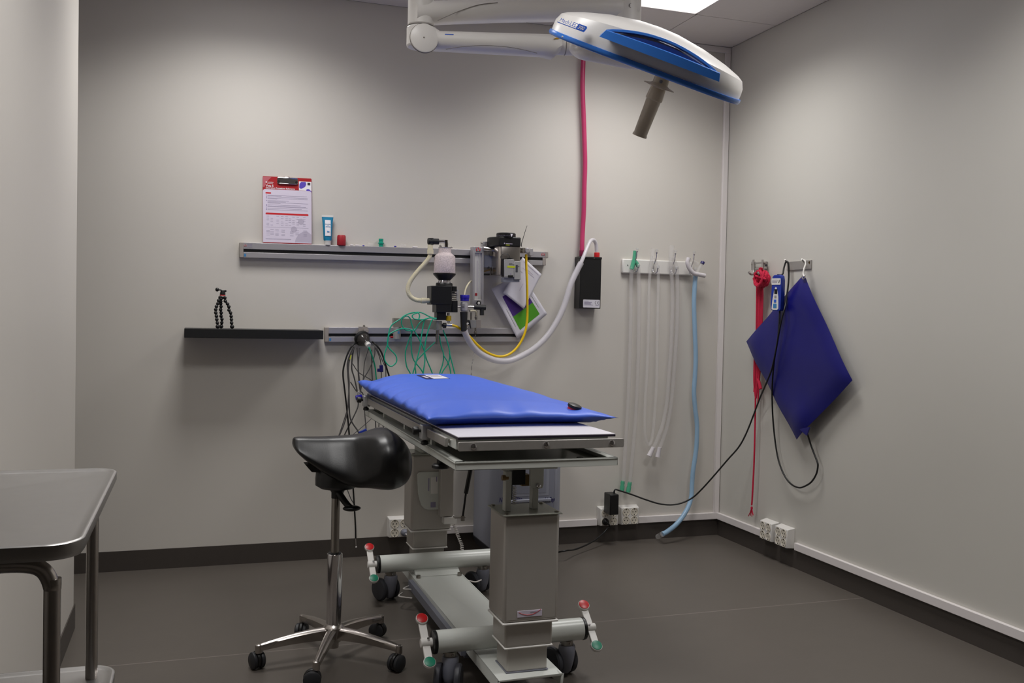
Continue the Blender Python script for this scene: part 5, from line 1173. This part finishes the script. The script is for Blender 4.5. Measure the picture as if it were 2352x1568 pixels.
    m = MB(); m.tube([fl_.p(w_*(0.06+0.88*t/8), 0.0055+0.012*(t/8-0.45)**2*4, 0.0002) for t in range(9)], 0.0007, 6, 0); m.build('label_curve', 'print_bright_red', near)
    m = MB(); fl_.box(m, w_*0.52, 0.0125, w_*0.86, 0.0165, 0, 0.0005); m.build('label_text', 'print_light', near)
    # mechanism on the near column
    q = lambda sx, sy, Y: bk(1080+sx/5.41, 1040+sy/5.41, Y)
    def blk2(name, mt, sx0, sy0, sx1, sy1, Y, dep, bev=0.001):
        a, b = q(sx0, sy1, Y), q(sx1, sy0, Y); return MB().box((a.x, Y, max(a.z, 0.601)), (b.x, Y+dep, b.z)).build(name, mt, root, bev=bev)
    blk2('support_post', 'frame_grey', 435, 230, 518, 730, -1.90, 0.03, 0.002); blk2('support_post', 'frame_grey', 770, 400, 852, 730, -1.88, 0.03, 0.002)
    m = MB(); m.prism([q(750, 180, -1.895), q(918, 180, -1.895), q(912, 400, -1.895), q(895, 440, -1.895), q(770, 440, -1.895), q(745, 410, -1.895)][::-1], (0, 0.012, 0)); m.build('tilt_bracket', 'white_enamel', root, bev=0.001)
    MB().lathe([(0.007, -0.004), (0.0085, 0.0), (0.0075, 0.006), (0.004, 0.0095), (0, 0.0105)], q(845, 408, -1.896), (0, -1, 0), 20).build('dome_bolt', 'chrome', root)
    blk2('tilt_motor', 'machine_dark', 520, 200, 690, 400, -1.87, 0.05); blk2('tilt_motor', 'brass', 640, 270, 748, 412, -1.86, 0.03)
    m = MB(); m.cyl(q(395, 308, -1.893), q(470, 308, -1.893), 0.0085, n=16); m.build('lock_pin', 'brass', root)
    P = []
    a, b = q(552, 410, -1.885), q(548, 640, -1.885)
    for k in range(0, 9*14+1):
        t = k/(9*14); P.append(a.lerp(b, t)+V(0.0052*math.cos(k*2*math.pi/14), 0.0052*math.sin(k*2*math.pi/14), 0))
    MB().tube(P, 0.0014, 6, 0).build('coil_spring', 'white_plastic', root)
    # lower frame tray
    X0, X1, Y0, Y1 = -2.068, -1.556, -1.993, -0.47
    m = MB(); zt, zb = 0.772, 0.748
    m.box((X0, Y0, zb), (X1, Y1, zb+0.003))
    for lo, hi in (((X0, Y0, zb), (X1, Y0+0.004, zt)), ((X0, Y1-0.004, zb), (X1, Y1, zt)), ((X0, Y0, zb), (X0+0.004, Y1, zt)), ((X1-0.004, Y0, zb), (X1, Y1, zt))): m.box(lo, hi)
    for lo, hi in (((X0, Y0, zt-0.003), (X1, Y0+0.018, zt)), ((X0, Y0, zt-0.003), (X0+0.030, Y1, zt)), ((X1-0.025, Y0, zt-0.003), (X1, Y1, zt))): m.box(lo, hi)
    m.build('lower_frame', 'frame_grey', root, bev=0.0015)
    m = MB(); m.box((X0+0.004, Y0+0.006, zb+0.003), (X1-0.004, Y1-0.006, zb+0.006)); m.build('tray_floor', 'plate_grey', root)
    m = MB(); m.cyl((-1.625, -1.86, zb+0.006), (-1.625, -1.86, zb+0.0075), 0.011, n=20); m.build('drain_hole', 'hole_black', root)
    # struts between lower frame and top
    m = MB()
    for x in (X0+0.02, X1-0.03):
        for y in (-1.62, -1.2, -0.8): m.box((x, y, zt-0.001), (x+0.012, y+0.022, 0.806))
    m.build('spacers', 'white_enamel', root)
    for yy in (-1.86, -0.60): MB().box((-1.90, yy-0.05, 0.73), (-1.72, yy+0.05, 0.749)).build('cross_plate', 'white_enamel', root)
    MB().box((-1.86, -0.66, 0.601), (-1.78, -0.54, 0.735)).build('support_post', 'frame_grey', root, bev=0.002)
    # top panel and its frame
    m = MB(); m.box((X0+0.012, -1.945, 0.802), (X1-0.012, -0.46, 0.834)); m.build('top_frame', 'white_enamel', root, bev=0.002)
    MB().box((X0+0.010, -1.978, 0.8345), (X1-0.002, -0.45, 0.8415)).build('tabletop_core', 'laminate_core', root, bev=0.001, label='dark edge of the tabletop')
    MB().box((X0+0.011, -1.977, 0.8410), (X1-0.003, -0.451, 0.8432)).build('tabletop', 'laminate_white', root)
    # accessory rails
    Zr = (0.806, 0.8315)
    fr = Frame(V(X0+0.006, -1.998, Zr[0]), (1, 0, 0), (0, 0, 1)); L = 0.524
    m = MB(); fr.poly(m, rrect(0, -0.002, L, 0.0245, 0.005), -0.010, 0); er = m.build('end_rail', 'stainless_brushed', root, bev=0.001)
    for u_ in (0.045, 0.27, 0.483): MB().lathe([(0.0085, 0), (0.0085, 0.003), (0.006, 0.0042), (0.0035, 0.0042), (0.0035, 0.002), (0, 0.002)], fr.p(u_, 0.0115, 0), (0, -1, 0), 20).build('rail_bolt', 'chrome', er)
    m = MB()
    for u_ in (0.045, 0.27, 0.483): m.cyl(fr.p(u_, 0.0115, -0.05), fr.p(u_, 0.0115, -0.009), 0.007, n=14)
    m.build('rail_standoff', 'dull_chrome', er)
    for x, s in ((X0-0.004, -1), (X1+0.004, 1)):
        sr = MB().box((x-0.005, -1.90, Zr[0]-0.002), (x+0.005, -0.50, Zr[1])).build('side_rail', 'stainless_brushed', root, bev=0.002)
        m = MB()
        for yy in (-1.88, -1.45, -1.0, -0.55): m.cyl((x, yy, 0.819), (x-s*0.022, yy, 0.819), 0.006, n=12)
        m.build('rail_standoff', 'dull_chrome', sr)
    # rail clamps on the left side
    for yy in (-1.655, -0.555):
        c = MB().box((X0-0.026, yy-0.018, 0.795), (X0+0.004, yy+0.018, 0.842)).build('rail_clamp', 'aluminium_grey', root, bev=0.003)
        m = MB(); m.cyl((X0-0.026, yy, 0.824), (X0-0.034, yy, 0.824), 0.006, n=14); m.lathe([(0.010, 0), (0.0135, 0.002), (0.0135, 0.016), (0.011, 0.019)], (X0-0.033, yy, 0.824), (-1, 0, 0), 10); m.build('clamp_knob', 'black_plastic', c)
        m = MB(); m.cyl((X0-0.012, yy, 0.797), (X0-0.012, yy, 0.788), 0.005, n=12); m.lathe([(0.009, 0), (0.013, 0.004), (0.012, 0.012), (0.008, 0.014)], (X0-0.012, yy, 0.777), (0, 0, 1), 10); m.build('clamp_knob', 'black_plastic', c)
    # big locking knob below the left edge
    k = bk(1007, 1067, -1.75); m = MB(); m.lathe([(0.021, 0), (0.0275, 0.003), (0.0275, 0.011), (0.023, 0.015), (0.012, 0.016), (0.012, 0.034)], V(X0+0.018, -1.75, 0.715), (0, 0, 1), 14); m.build('locking_knob', 'black_plastic', root)
    # control box, cover and coiled lead on the far column
    yf = -0.60-0.076
    a, b = bk(1011, 1187, yf-0.045), bk(1043, 1076, yf-0.045); MB().box((a.x, yf-0.045, a.z), (b.x, yf, b.z)).build('control_box', 'column_grey', root, bev=0.003)
    a, b = bk(957, 1172, yf-0.012), bk(1010, 1083, yf-0.012)
    fr = Frame(V(a.x, yf, a.z), (1, 0, 0), (0, 0, 1)); m = MB(); w_, h_ = b.x-a.x, b.z-a.z
    fr.poly(m, [(0.05, 0), (w_, 0), (w_, h_), (0.008, h_), (0, h_-0.01), (0.006, 0.07), (0.02, 0.02), (0.035, 0.005)], 0, 0.010); cv = m.build('motor_cover', 'frame_grey', root, bev=0.002)
    m = MB(); fr.box(m, w_*0.62, h_*0.42, w_*0.93, h_*0.86, 0.010, 0.0108); m.build('label', 'white_plastic', cv)
    m = MB(); fr.box(m, w_*0.50, h_*0.5, w_*0.545, h_*0.84, 0.01, 0.011); fr.box(m, w_*0.85, h_*0.74, w_*0.89, h_*0.87, 0.01, 0.0115); fr.box(m, w_*0.62, h_*0.06, w_*0.85, h_*0.2, 0.01, 0.011); m.build('printed_text', 'print_grey', cv)
    a, b = bk(1020, 1204, yf-0.05), bk(1049, 1187, yf-0.05); MB().box((a.x, yf-0.05, a.z), (b.x, yf-0.005, b.z)).build('lead_socket', 'white_plastic', root, bev=0.002)
    P = []; A_ = [bk(1043, 1205, yf-0.04), bk(1050, 1225, yf-0.04), bk(1060, 1250, yf-0.05), bk(1061, 1262, yf-0.06)]; S_ = resample(spline(A_, 10), 0.0008)
    for i, p in enumerate(S_): P.append(p+V(0.0062*math.cos(i*0.62), 0.0062*math.sin(i*0.62), 0))
    MB().tube(P, 0.0019, 6, 0).build('coiled_lead', 'cable_white', root)
    # gas spring
    g0, g1, g2 = bk(1081, 1076, -1.05), bk(1070, 1133, -1.05), bk(1063, 1186, -1.05); gs = MB().cyl(g1, g0+(g0-g1).normalized()*0.05, 0.0085, n=18).build('gas_spring', 'black_plastic', root)
    m = MB(); m.cyl(g2, g1, 0.0042, n=14); m.build('piston_rod', 'black_plastic', gs); m = MB(); m.cyl(g2+V(0, 0, 0.004), g2-V(0, 0, 0.016), 0.008, n=14); m.box(g2+V(-0.035, -0.01, -0.004), g2+V(0.008, 0.02, 0.0)); m.build('rod_end', 'dull_chrome', gs)
    m = MB(); m.tube([V(-1.96, -0.80, 0.045), V(-1.985, -0.86, 0.05), V(-1.94, -0.90, 0.05)], 0.003, 8, 6); m.tube([V(-1.94, -0.83, 0.08), V(-1.97, -0.87, 0.082), V(-1.94, -0.88, 0.08)], 0.003, 8, 6); m.tube([V(-1.71, -0.86, 0.10), V(-1.66, -0.84, 0.08), V(-1.62, -0.8, 0.075)], 0.003, 8, 6); m.build('base_cables', 'cable_white', root)
operating_table()

# ---------------------------------------------------------------- blue vacuum mattress
def mattress():
    xa, xb, ya, yb = -2.100, -1.487, -1.795, -0.42
    zb = 0.8445
    t = thing('vacuum_mattress', 'puffy bright blue mattress with a black valve lying on the operating table', 'mattress', V(-1.8, -1.1, zb))
    rnd = random.Random(3)
    NU, NV = 56, 96
    def outline(u, v):
        x = xa+(xb-xa)*u; y = ya+(yb-ya)*v
        bx_ = (0.008 if u < 0.5 else 0.016)*math.sin(math.pi*v)**0.6; by = 0.032*math.sin(math.pi*u)**0.6
        x += bx_*(1-2*u); y += by*(1-2*v)
        if u < 0.3 and v < 0.3:
            k = (1-u/0.3)*(1-v/0.3); x -= 0.008*k; y -= 0.004*k
        if u > 0.7 and v < 0.25:
            k = ((u-0.7)/0.3)*(1-v/0.25); x += 0.02*k; y += -0.012*k
        return x, y
    def top(u, v):
        x, y = outline(u, v)
        e = (4*u*(1-u)); f = (4*v*(1-v))
        puff = min(1, e*1.3)**0.55*min(1, f*2.6)**0.5
        h = 0.028+(0.043+0.020*v)*puff + 0.004*v
        lift = 0.018*max(0, v-0.88)/0.12*max(0, 0.2-u)/0.2
        le = math.exp(-u*13)
        s = math.sin(v*46)+0.6*math.sin(v*83+1.3)
        wr = 0.0065*s*le*min(1, u*20+0.25)*min(1, f*6)
        ne = math.exp(-v*16); wr += 0.004*(math.sin(u*22+1)+0.7*math.sin(u*37))*ne*min(1, v*25+0.2)
        re = math.exp(-(1-u)*14); wr += 0.0035*math.sin(v*38)*re
        wr += 0.0025*math.sin(u*7+v*5)*puff
        cr = -0.012*math.exp(-((u-0.09)/0.03)**2-((v-0.92)/0.07)**2)
        sag = max(0, 1-v/0.4)*max(0, (u-0.45)/0.55); h -= 0.020*sag*puff
        return V(x, y, zb+h+lift+wr+cr)
    def bot(u, v):
        x, y = outline(u, v); e = min(u, 1-u, v, 1-v)
        tp = top(u, v)
        k = min(1, e*14)
        ins = 1-0.05*min(1, e*20)
        return V(-1.7935+(x+1.7935)*1.0, y, max(zb, zb+(tp.z-zb)*(1-k)**1.5))
    m = MB()
    ga = m.grid(top, NU, NV); gb = m.grid(lambda u, v: bot(u, v), NU, NV)
    m.build('mattress_cover', 'blue_pad', t, angle=180)
    # label near the far edge
    def lab(px0, px1, name, mt, d):
        m = MB(); us = (px0, px1)
        m.grid(lambda i, j: top(us[0]+(us[1]-us[0])*i, 0.70+0.135*j)+V(0, 0, d), 8, 6); m.build(name, mt, t)
    lab(0.345, 0.515, 'label_border', 'print_navy', 0.0010); lab(0.40, 0.508, 'label', 'paper', 0.0016)
    m = MB(); m.grid(lambda i, j: top(0.362+0.022*i, 0.73+0.07*j)+V(0, 0, 0.0016), 3, 3); m.build('label_mark', 'print_light', t)
    m = MB()
    for v_ in (0.805, 0.78, 0.755): m.grid(lambda i, j: top(0.41+0.08*i, v_+0.007*j)+V(0, 0, 0.0022), 4, 1)
    m.build('printed_text', 'print_grey', t)
    best = min(((((top(a/200, b/200)-CAMP).normalized()-ray(1316, 943).normalized()).length, a/200, b/200) for a in range(168, 181) for b in range(4, 120)))
    c = top(best[1], best[2])+V(0, 0, 0.002); m = MB()
    n = V(0.25, -0.25, 1)
    MB().lathe([(0.021, -0.010), (0.021, 0.001)], c, n, 28).build('valve_base', 'red_plastic', t, label='red valve base')
    MB().lathe([(0.0235, 0.001), (0.0245, 0.004), (0.023, 0.010), (0.015, 0.0125), (0, 0.013)], c, n, 28).build('valve_cap', 'black_plastic', t, label='black valve cap')
mattress()
# blue capped tube end clipped by the far rail clamp
m = MB(); a = bk(817, 914, -0.50); b = bk(833, 911, -0.50)
t = thing('capped_connector', 'blue capped clear connector beside the far clamp of the table rail', 'connector', a)
MB().lathe([(0.009, 0), (0.0115, 0.002), (0.0115, 0.026), (0.010, 0.028)], a, (b-a), 20).build('cap', 'royal_plastic', t)
MB().tube([bk(820, 906, -0.5), bk(823, 901, -0.5), bk(829, 904, -0.5), bk(833, 909, -0.5)], 0.005, 10, 6).build('clear_ring', 'clear_hose', t)
MB().cyl(b, b+V(0.045, 0.0, 0.0), 0.004, n=10).build('stem', 'black_plastic', t)

# ================================================================ oxygen machine behind the table
def machine():
    t = thing('oxygen_concentrator', 'blue-grey floor unit standing against the back wall behind the operating table', 'medical machine', V(-1.265, -0.22, 0))
    xl, xr, yf, yb = -1.430, -1.097, -0.40, -0.055
    m = MB(); pr = []
    z0, z1 = 0.085, 0.70
    foot = [(xl+0.03, yf), (xr-0.03, yf), (xr, yf+0.03), (xr, yb), (xl-0.012, yb), (xl-0.012, yf+0.06)]
    m.hexa([V(x, y, z0) for x, y in foot], [V(x, y, z1) for x, y in foot]); m.build('casing', 'machine_blue', t, bev=0.008, seg=3)
    m = MB(); m.hexa([V(x*0.94+(-1.265)*0.06, y*0.9-0.022, 0.05) for x, y in foot], [V(x, y, z0+0.002) for x, y in foot]); m.build('lower_edge', 'machine_dark', t)
    m = MB(); m.box((xl+0.035, yf-0.012, 0.20), (xr-0.045, yf+0.001, 0.66)); m.build('front_panel', 'machine_panel', t, bev=0.006)
    m = MB(); m.box((xl+0.05, yf-0.022, 0.318), (xr-0.065, yf-0.010, 0.332)); m.build('ledge', 'machine_blue', t, bev=0.003)
    m = MB(); m.box((xl+0.070, yf-0.0135, 0.345), (xr-0.075, yf-0.011, 0.62)); m.build('recess_frame', 'machine_blue', t, bev=0.001)
    m = MB(); m.box((xl+0.085, yf-0.0145, 0.36), (xr-0.09, yf-0.013, 0.60)); m.build('recess', 'machine_panel', t)
    m = MB(); m.box((xl+0.066, yf-0.015, 0.33), (xl+0.073, yf-0.011, 0.46)); m.build('slot', 'hole_black', t)
    fr = Frame(V(xl+0.035, yf-0.0122, 0.2), (1, 0, 0), (0, 0, 1))
    a = bk(1247, 1153, yf-0.012)-fr.o; text('AirSep', fr, a.dot(fr.u), a.z+0.002, 0.030, 'print_navy', 'lettering', t, 0.0005, shear=0.5, bold=0.0006, wide=0.72)
    a = bk(1145, 1155, yf-0.012)-fr.o; text('NewLife Elite', fr, a.dot(fr.u), a.z+0.004, 0.032, 'print_navy', 'lettering', t, 0.0005, shear=0.35, bold=0.0004, wide=0.66)
    for x in (xl+0.05, xr-0.028):
        for y in (yf+0.04, yb-0.05):
            m = MB(); m.lathe([(0.02, -0.012), (0.025, -0.008), (0.025, 0.008), (0.02, 0.012)], (x, y, 0.0252), (1, 0, 0), 24); m.box((x-0.02, y-0.022, 0.03), (x+0.02, y+0.022, 0.06)); m.build('castor', 'machine_dark', t, bev=0.002)
machine()

# ================================================================ saddle stool
def stool():
    cx, cy = -2.318, -1.352
    t = thing('saddle_stool', 'black saddle stool on a five-star chrome base left of the operating table', 'stool', V(cx, cy, 0))
    Ys = cy; q = lambda x, y, dy=0.0: bk(x, y, Ys+dy)
    st = [(671.5, 1009, 1019, .012, .0), (675, 1004.5, 1029, .045, .0), (683, 1003, 1040, .06, .0), (700, 1002.5, 1055, .072, .0), (725, 1002.5, 1072, .084, .0), (755, 1001.5, 1092, .096, .0), (785, 999.5, 1107, .106, -.005), (810, 997, 1113, .118, -.012), (832, 993, 1114, .138, -.02),
          (850, 987, 1115, .160, -.025), (868, 981.5, 1117, .172, -.025), (885, 981, 1118, .178, -.02), (903, 991, 1114, .172, -.015), (918, 1004, 1106, .155, -.01), (929, 1020, 1095, .125, 0.), (936, 1036, 1078, .08, .0), (938.8, 1052, 1062, .02, .0)]
    m = MB(); rings = []
    xs = [s[0] for s in st]
    def interp(x):
        for i in range(len(st)-1):
            if st[i][0] <= x <= st[i+1][0]:
                p0, p1, p2, p3 = st[max(i-1, 0)], st[i], st[i+1], st[min(i+2, len(st)-1)]
                k = (x-p1[0])/(p2[0]-p1[0]); k_ = k*k*(3-2*k)
                return [p1[j]+(p2[j]-p1[j])*(k if i not in (0, len(st)-2) else k) for j in range(1, 5)]
    samp = []
    for i in range(len(st)-1):
        for k in range(3): samp.append(st[i][0]+(st[i+1][0]-st[i][0])*k/3)
    samp.append(st[-1][0])
    for x in samp:
        yt, yb_, w_, dy = interp(x); zt, zb_ = q(x, yt).z, q(x, yb_).z
        zc, hz = (zt+zb_)/2, (zt-zb_)/2; px = q(x, (yt+yb_)/2).x
        ring = []; wt = min(1, max(0, (852-x)/45)); wt = wt*wt*(3-2*wt)
        half = [(0, 1), (.16, 1.0), (.30, .95), (.40, .84), (.48, .68), (.56, .50), (.65, .30), (.75, .08), (.85, -.15), (.94, -.38), (1.0, -.58), (.99, -.74), (.90, -.86), (.72, -.94), (.48, -.98), (.22, -1.0), (0, -1.0)]
        NH = len(half)
        for k in range(2*(NH-1)):
            hk = half[k] if k < NH else half[2*(NH-1)-k]; sg = 1 if k < NH else -1
            a = math.pi*(k/(NH-1)); ey, ez = math.copysign(abs(math.sin(a))**0.75, math.sin(a)), math.copysign(abs(math.cos(a))**0.85, math.cos(a))
            yy = w_*(wt*hk[0]*sg+(1-wt)*ey); zz = hz*(wt*hk[1]+(1-wt)*ez)
            ring.append(V(px, Ys+dy+yy, zc+zz))
        rings.append(ring)
    m.loft(rings); se = m.build('seat', 'black_leather', t, angle=180)
    sm = se.modifiers.new('smooth', 'SMOOTH'); sm.factor = 0.5; sm.iterations = 3
    ss = se.modifiers.new('subd', 'SUBSURF'); ss.levels = 1; ss.render_levels = 2
    m = MB(); L = [q(686, 1010, -0.058), q(700, 1011.5, -0.066), q(740, 1013, -0.076), q(780, 1011, -0.085), q(815, 1008, -0.098), q(840, 1001, -0.11), q(860, 993, -0.115)]
    # mechanism
    m = MB(); rings = []
    for x0, x1, y, w_ in ((742, 815, 1058, .055), (726, 822, 1080, .07), (724, 824, 1098, .072), (724, 823, 1112, .070), (735, 815, 1119, .06), (758, 792, 1124, .03), (761, 790, 1130, .020), (761, 781, 1143, .017)):
        a, b = q(x0, y), q(x1, y); c_ = (a+b)/2; hx = (b-a).length/2
        rings.append([V(c_.x+hx*math.cos(2*math.pi*k/28), Ys+w_*math.sin(2*math.pi*k/28), c_.z) for k in range(28)])
    m.loft(rings[::-1]); m.build('seat_mechanism', 'black_plastic', t)
    m = MB(); m.prism([q(701, 1067, -0.03), q(735, 1066, -0.03), q(745, 1086, -0.03), q(716, 1084, -0.03)], (0, 0.06, 0)); m.build('tilt_lever', 'black_plastic', t, bev=0.002)
    m = MB(); m.tube([q(776, 1128, -0.01), q(785, 1142, -0.02), q(797, 1158, -0.03), q(806, 1166, -0.04)], lambda s: 0.0125-0.002*s, 14, 6); a = q(808, 1167, -0.04); m.ball(a, 0.031, 1, 0.7, 0.32, n=20); m.build('height_lever', 'black_plastic', t)
    # column
    m = MB(); m.cyl(V(cx, cy, q(770, 1272).z), V(cx, cy, q(770, 1135).z), 0.0142, n=28); m.build('gas_lift', 'dull_chrome', t)
    zc = q(770, 1271).z
    m = MB(); m.lathe([(0.0245, 0.075), (0.0255, 0.10), (0.0262, zc-0.03), (0.0262, zc), (0.0225, zc+0.002)], V(cx, cy, 0), (0, 0, 1), 36); m.build('column', 'chrome', t)
    m = MB(); m.lathe([(0.0225, zc-0.002), (0.0225, zc+0.004), (0.015, zc+0.006)], V(cx, cy, 0), (0, 0, 1), 28); m.build('column_collar', 'black_plastic', t)
    m = MB(); m.lathe([(0.018, 0.040), (0.019, 0.060), (0.026, 0.062), (0.028, 0.085), (0.034, 0.100), (0.036, 0.112), (0.030, 0.122), (0.027, 0.124)], V(cx, cy, 0), (0, 0, 1), 36); hub = m.build('base_hub', 'stainless', t)
    ang = [188, 250, 320, 108, 40]; wh = [20, 80, 130, 160, 50]
    for a_, wr in zip(ang, wh):
        a = R(a_); d = V(math.cos(a), math.sin(a), 0); s = V(-math.sin(a), math.cos(a), 0); c_ = V(cx, cy, 0)
        m = MB(); rings = []
        for k in range(11):
            f = k/10; r_ = 0.020+0.240*f; zt = 0.114-0.030*f**1.8; zb = zt-(0.044-0.022*f); w_ = 0.017-0.006*f
            p = c_+d*r_
            rings.append([p+s*w_*0.75+V(0, 0, zb), p-s*w_*0.75+V(0, 0, zb), p-s*w_+V(0, 0, zt-0.008), p-s*w_*0.6+V(0, 0, zt-0.001), p+V(0, 0, zt+0.001), p+s*w_*0.6+V(0, 0, zt-0.001), p+s*w_+V(0, 0, zt-0.008)])
        m.loft(rings); e = c_+d*0.255; m.lathe([(0.012, 0.057), (0.012, 0.083), (0.008, 0.086)], e, (0, 0, 1), 18)
        leg = m.build('base_leg', 'stainless', t, angle=45)
        T = Matrix.Translation(e) @ Matrix.Rotation(R(wr), 4, 'Z')
        m = MB(); m.cyl(e+V(0, 0, 0.035), e+V(0, 0, 0.058), 0.0055, n=12); m.lathe([(0.026, -0.006), (0.0285, -0.003), (0.0285, 0.003), (0.026, 0.006)], T @ V(0, 0.012, 0.032), T.to_3x3() @ V(1, 0, 0), 28); m.build('castor', 'black_plastic', leg)
        for sd in (-1, 1):
            m = MB(); m.lathe([(0.016, 0.000), (0.027, 0.001), (0.0285, 0.004), (0.028, 0.011), (0.023, 0.015), (0, 0.0165)], T @ V(sd*0.007, 0.012, 0.0287), T.to_3x3() @ V(sd, 0, 0), 32); m.build('wheel', 'stool_wheel', leg)
stool()

# ================================================================ stainless trolley at the left edge
def trolley():
    x0, x1, y0, y1 = -3.50, -2.918, -3.305, -2.69
    Z = 0.895
    t = thing('instrument_trolley', 'stainless steel instrument trolley with a raised rim at the left edge', 'trolley', V((x0+x1)/2, (y0+y1)/2, 0))
    def shelf(z, rim, name):
        m = MB(); r = 0.045
        def ring(ins, zz):
            pts = rrect(x0+ins, y0+ins, x1-ins, y1-ins, max(0.008, r-ins), 8); return [V(a, b, zz) for a, b in pts]
        m.loft([ring(0.028, z-0.0245), ring(0.004, z-0.022), ring(0.0, z-0.016), ring(0.0, z-0.002), ring(0.003, z), ring(0.006, z-0.0008), ring(0.010, z-rim*0.7), ring(0.018, z-rim), ring(0.27, z-rim-0.002)])
        return m.build(name, 'tray_steel', t, angle=50)
    shelf(Z, 0.005, 'tray_top'); shelf(0.522, 0.005, 'lower_tray')
    r = 0.0105
    for x, y in ((-2.957, -3.262), (-2.957, -2.745), (-3.46, -3.262), (-3.46, -2.745)):
        s = 1 if x > -3.2 else -1; e = -1 if y < -3 else 1
        m = MB(); m.tube([V(x-s*0.10, y, Z-0.034), V(x-s*0.04, y, Z-0.034), V(x-s*0.012, y, Z-0.042), V(x, y, Z-0.068), V(x, y, Z-0.10), V(x, y, 0.3), V(x, y, 0.10)], r, 16, 6); m.build('leg', 'stainless', t)
        m = MB(); m.lathe([(0.022, -0.010), (0.0375, -0.008), (0.0375, 0.008), (0.022, 0.010)], V(x, y+0.02, 0.0375), (1, 0, 0), 28); m.box((x-0.014, y-0.008, 0.04), (x+0.014, y+0.03, 0.102)); m.build('castor', 'machine_dark', t, bev=0.002)
    m = MB()
    for y in (-3.262, -2.745): m.tube([V(-3.40, y, Z-0.034), V(-3.02, y, Z-0.034)], r, 14, 0)
    m.build('frame_tube', 'stainless', t)
trolley()
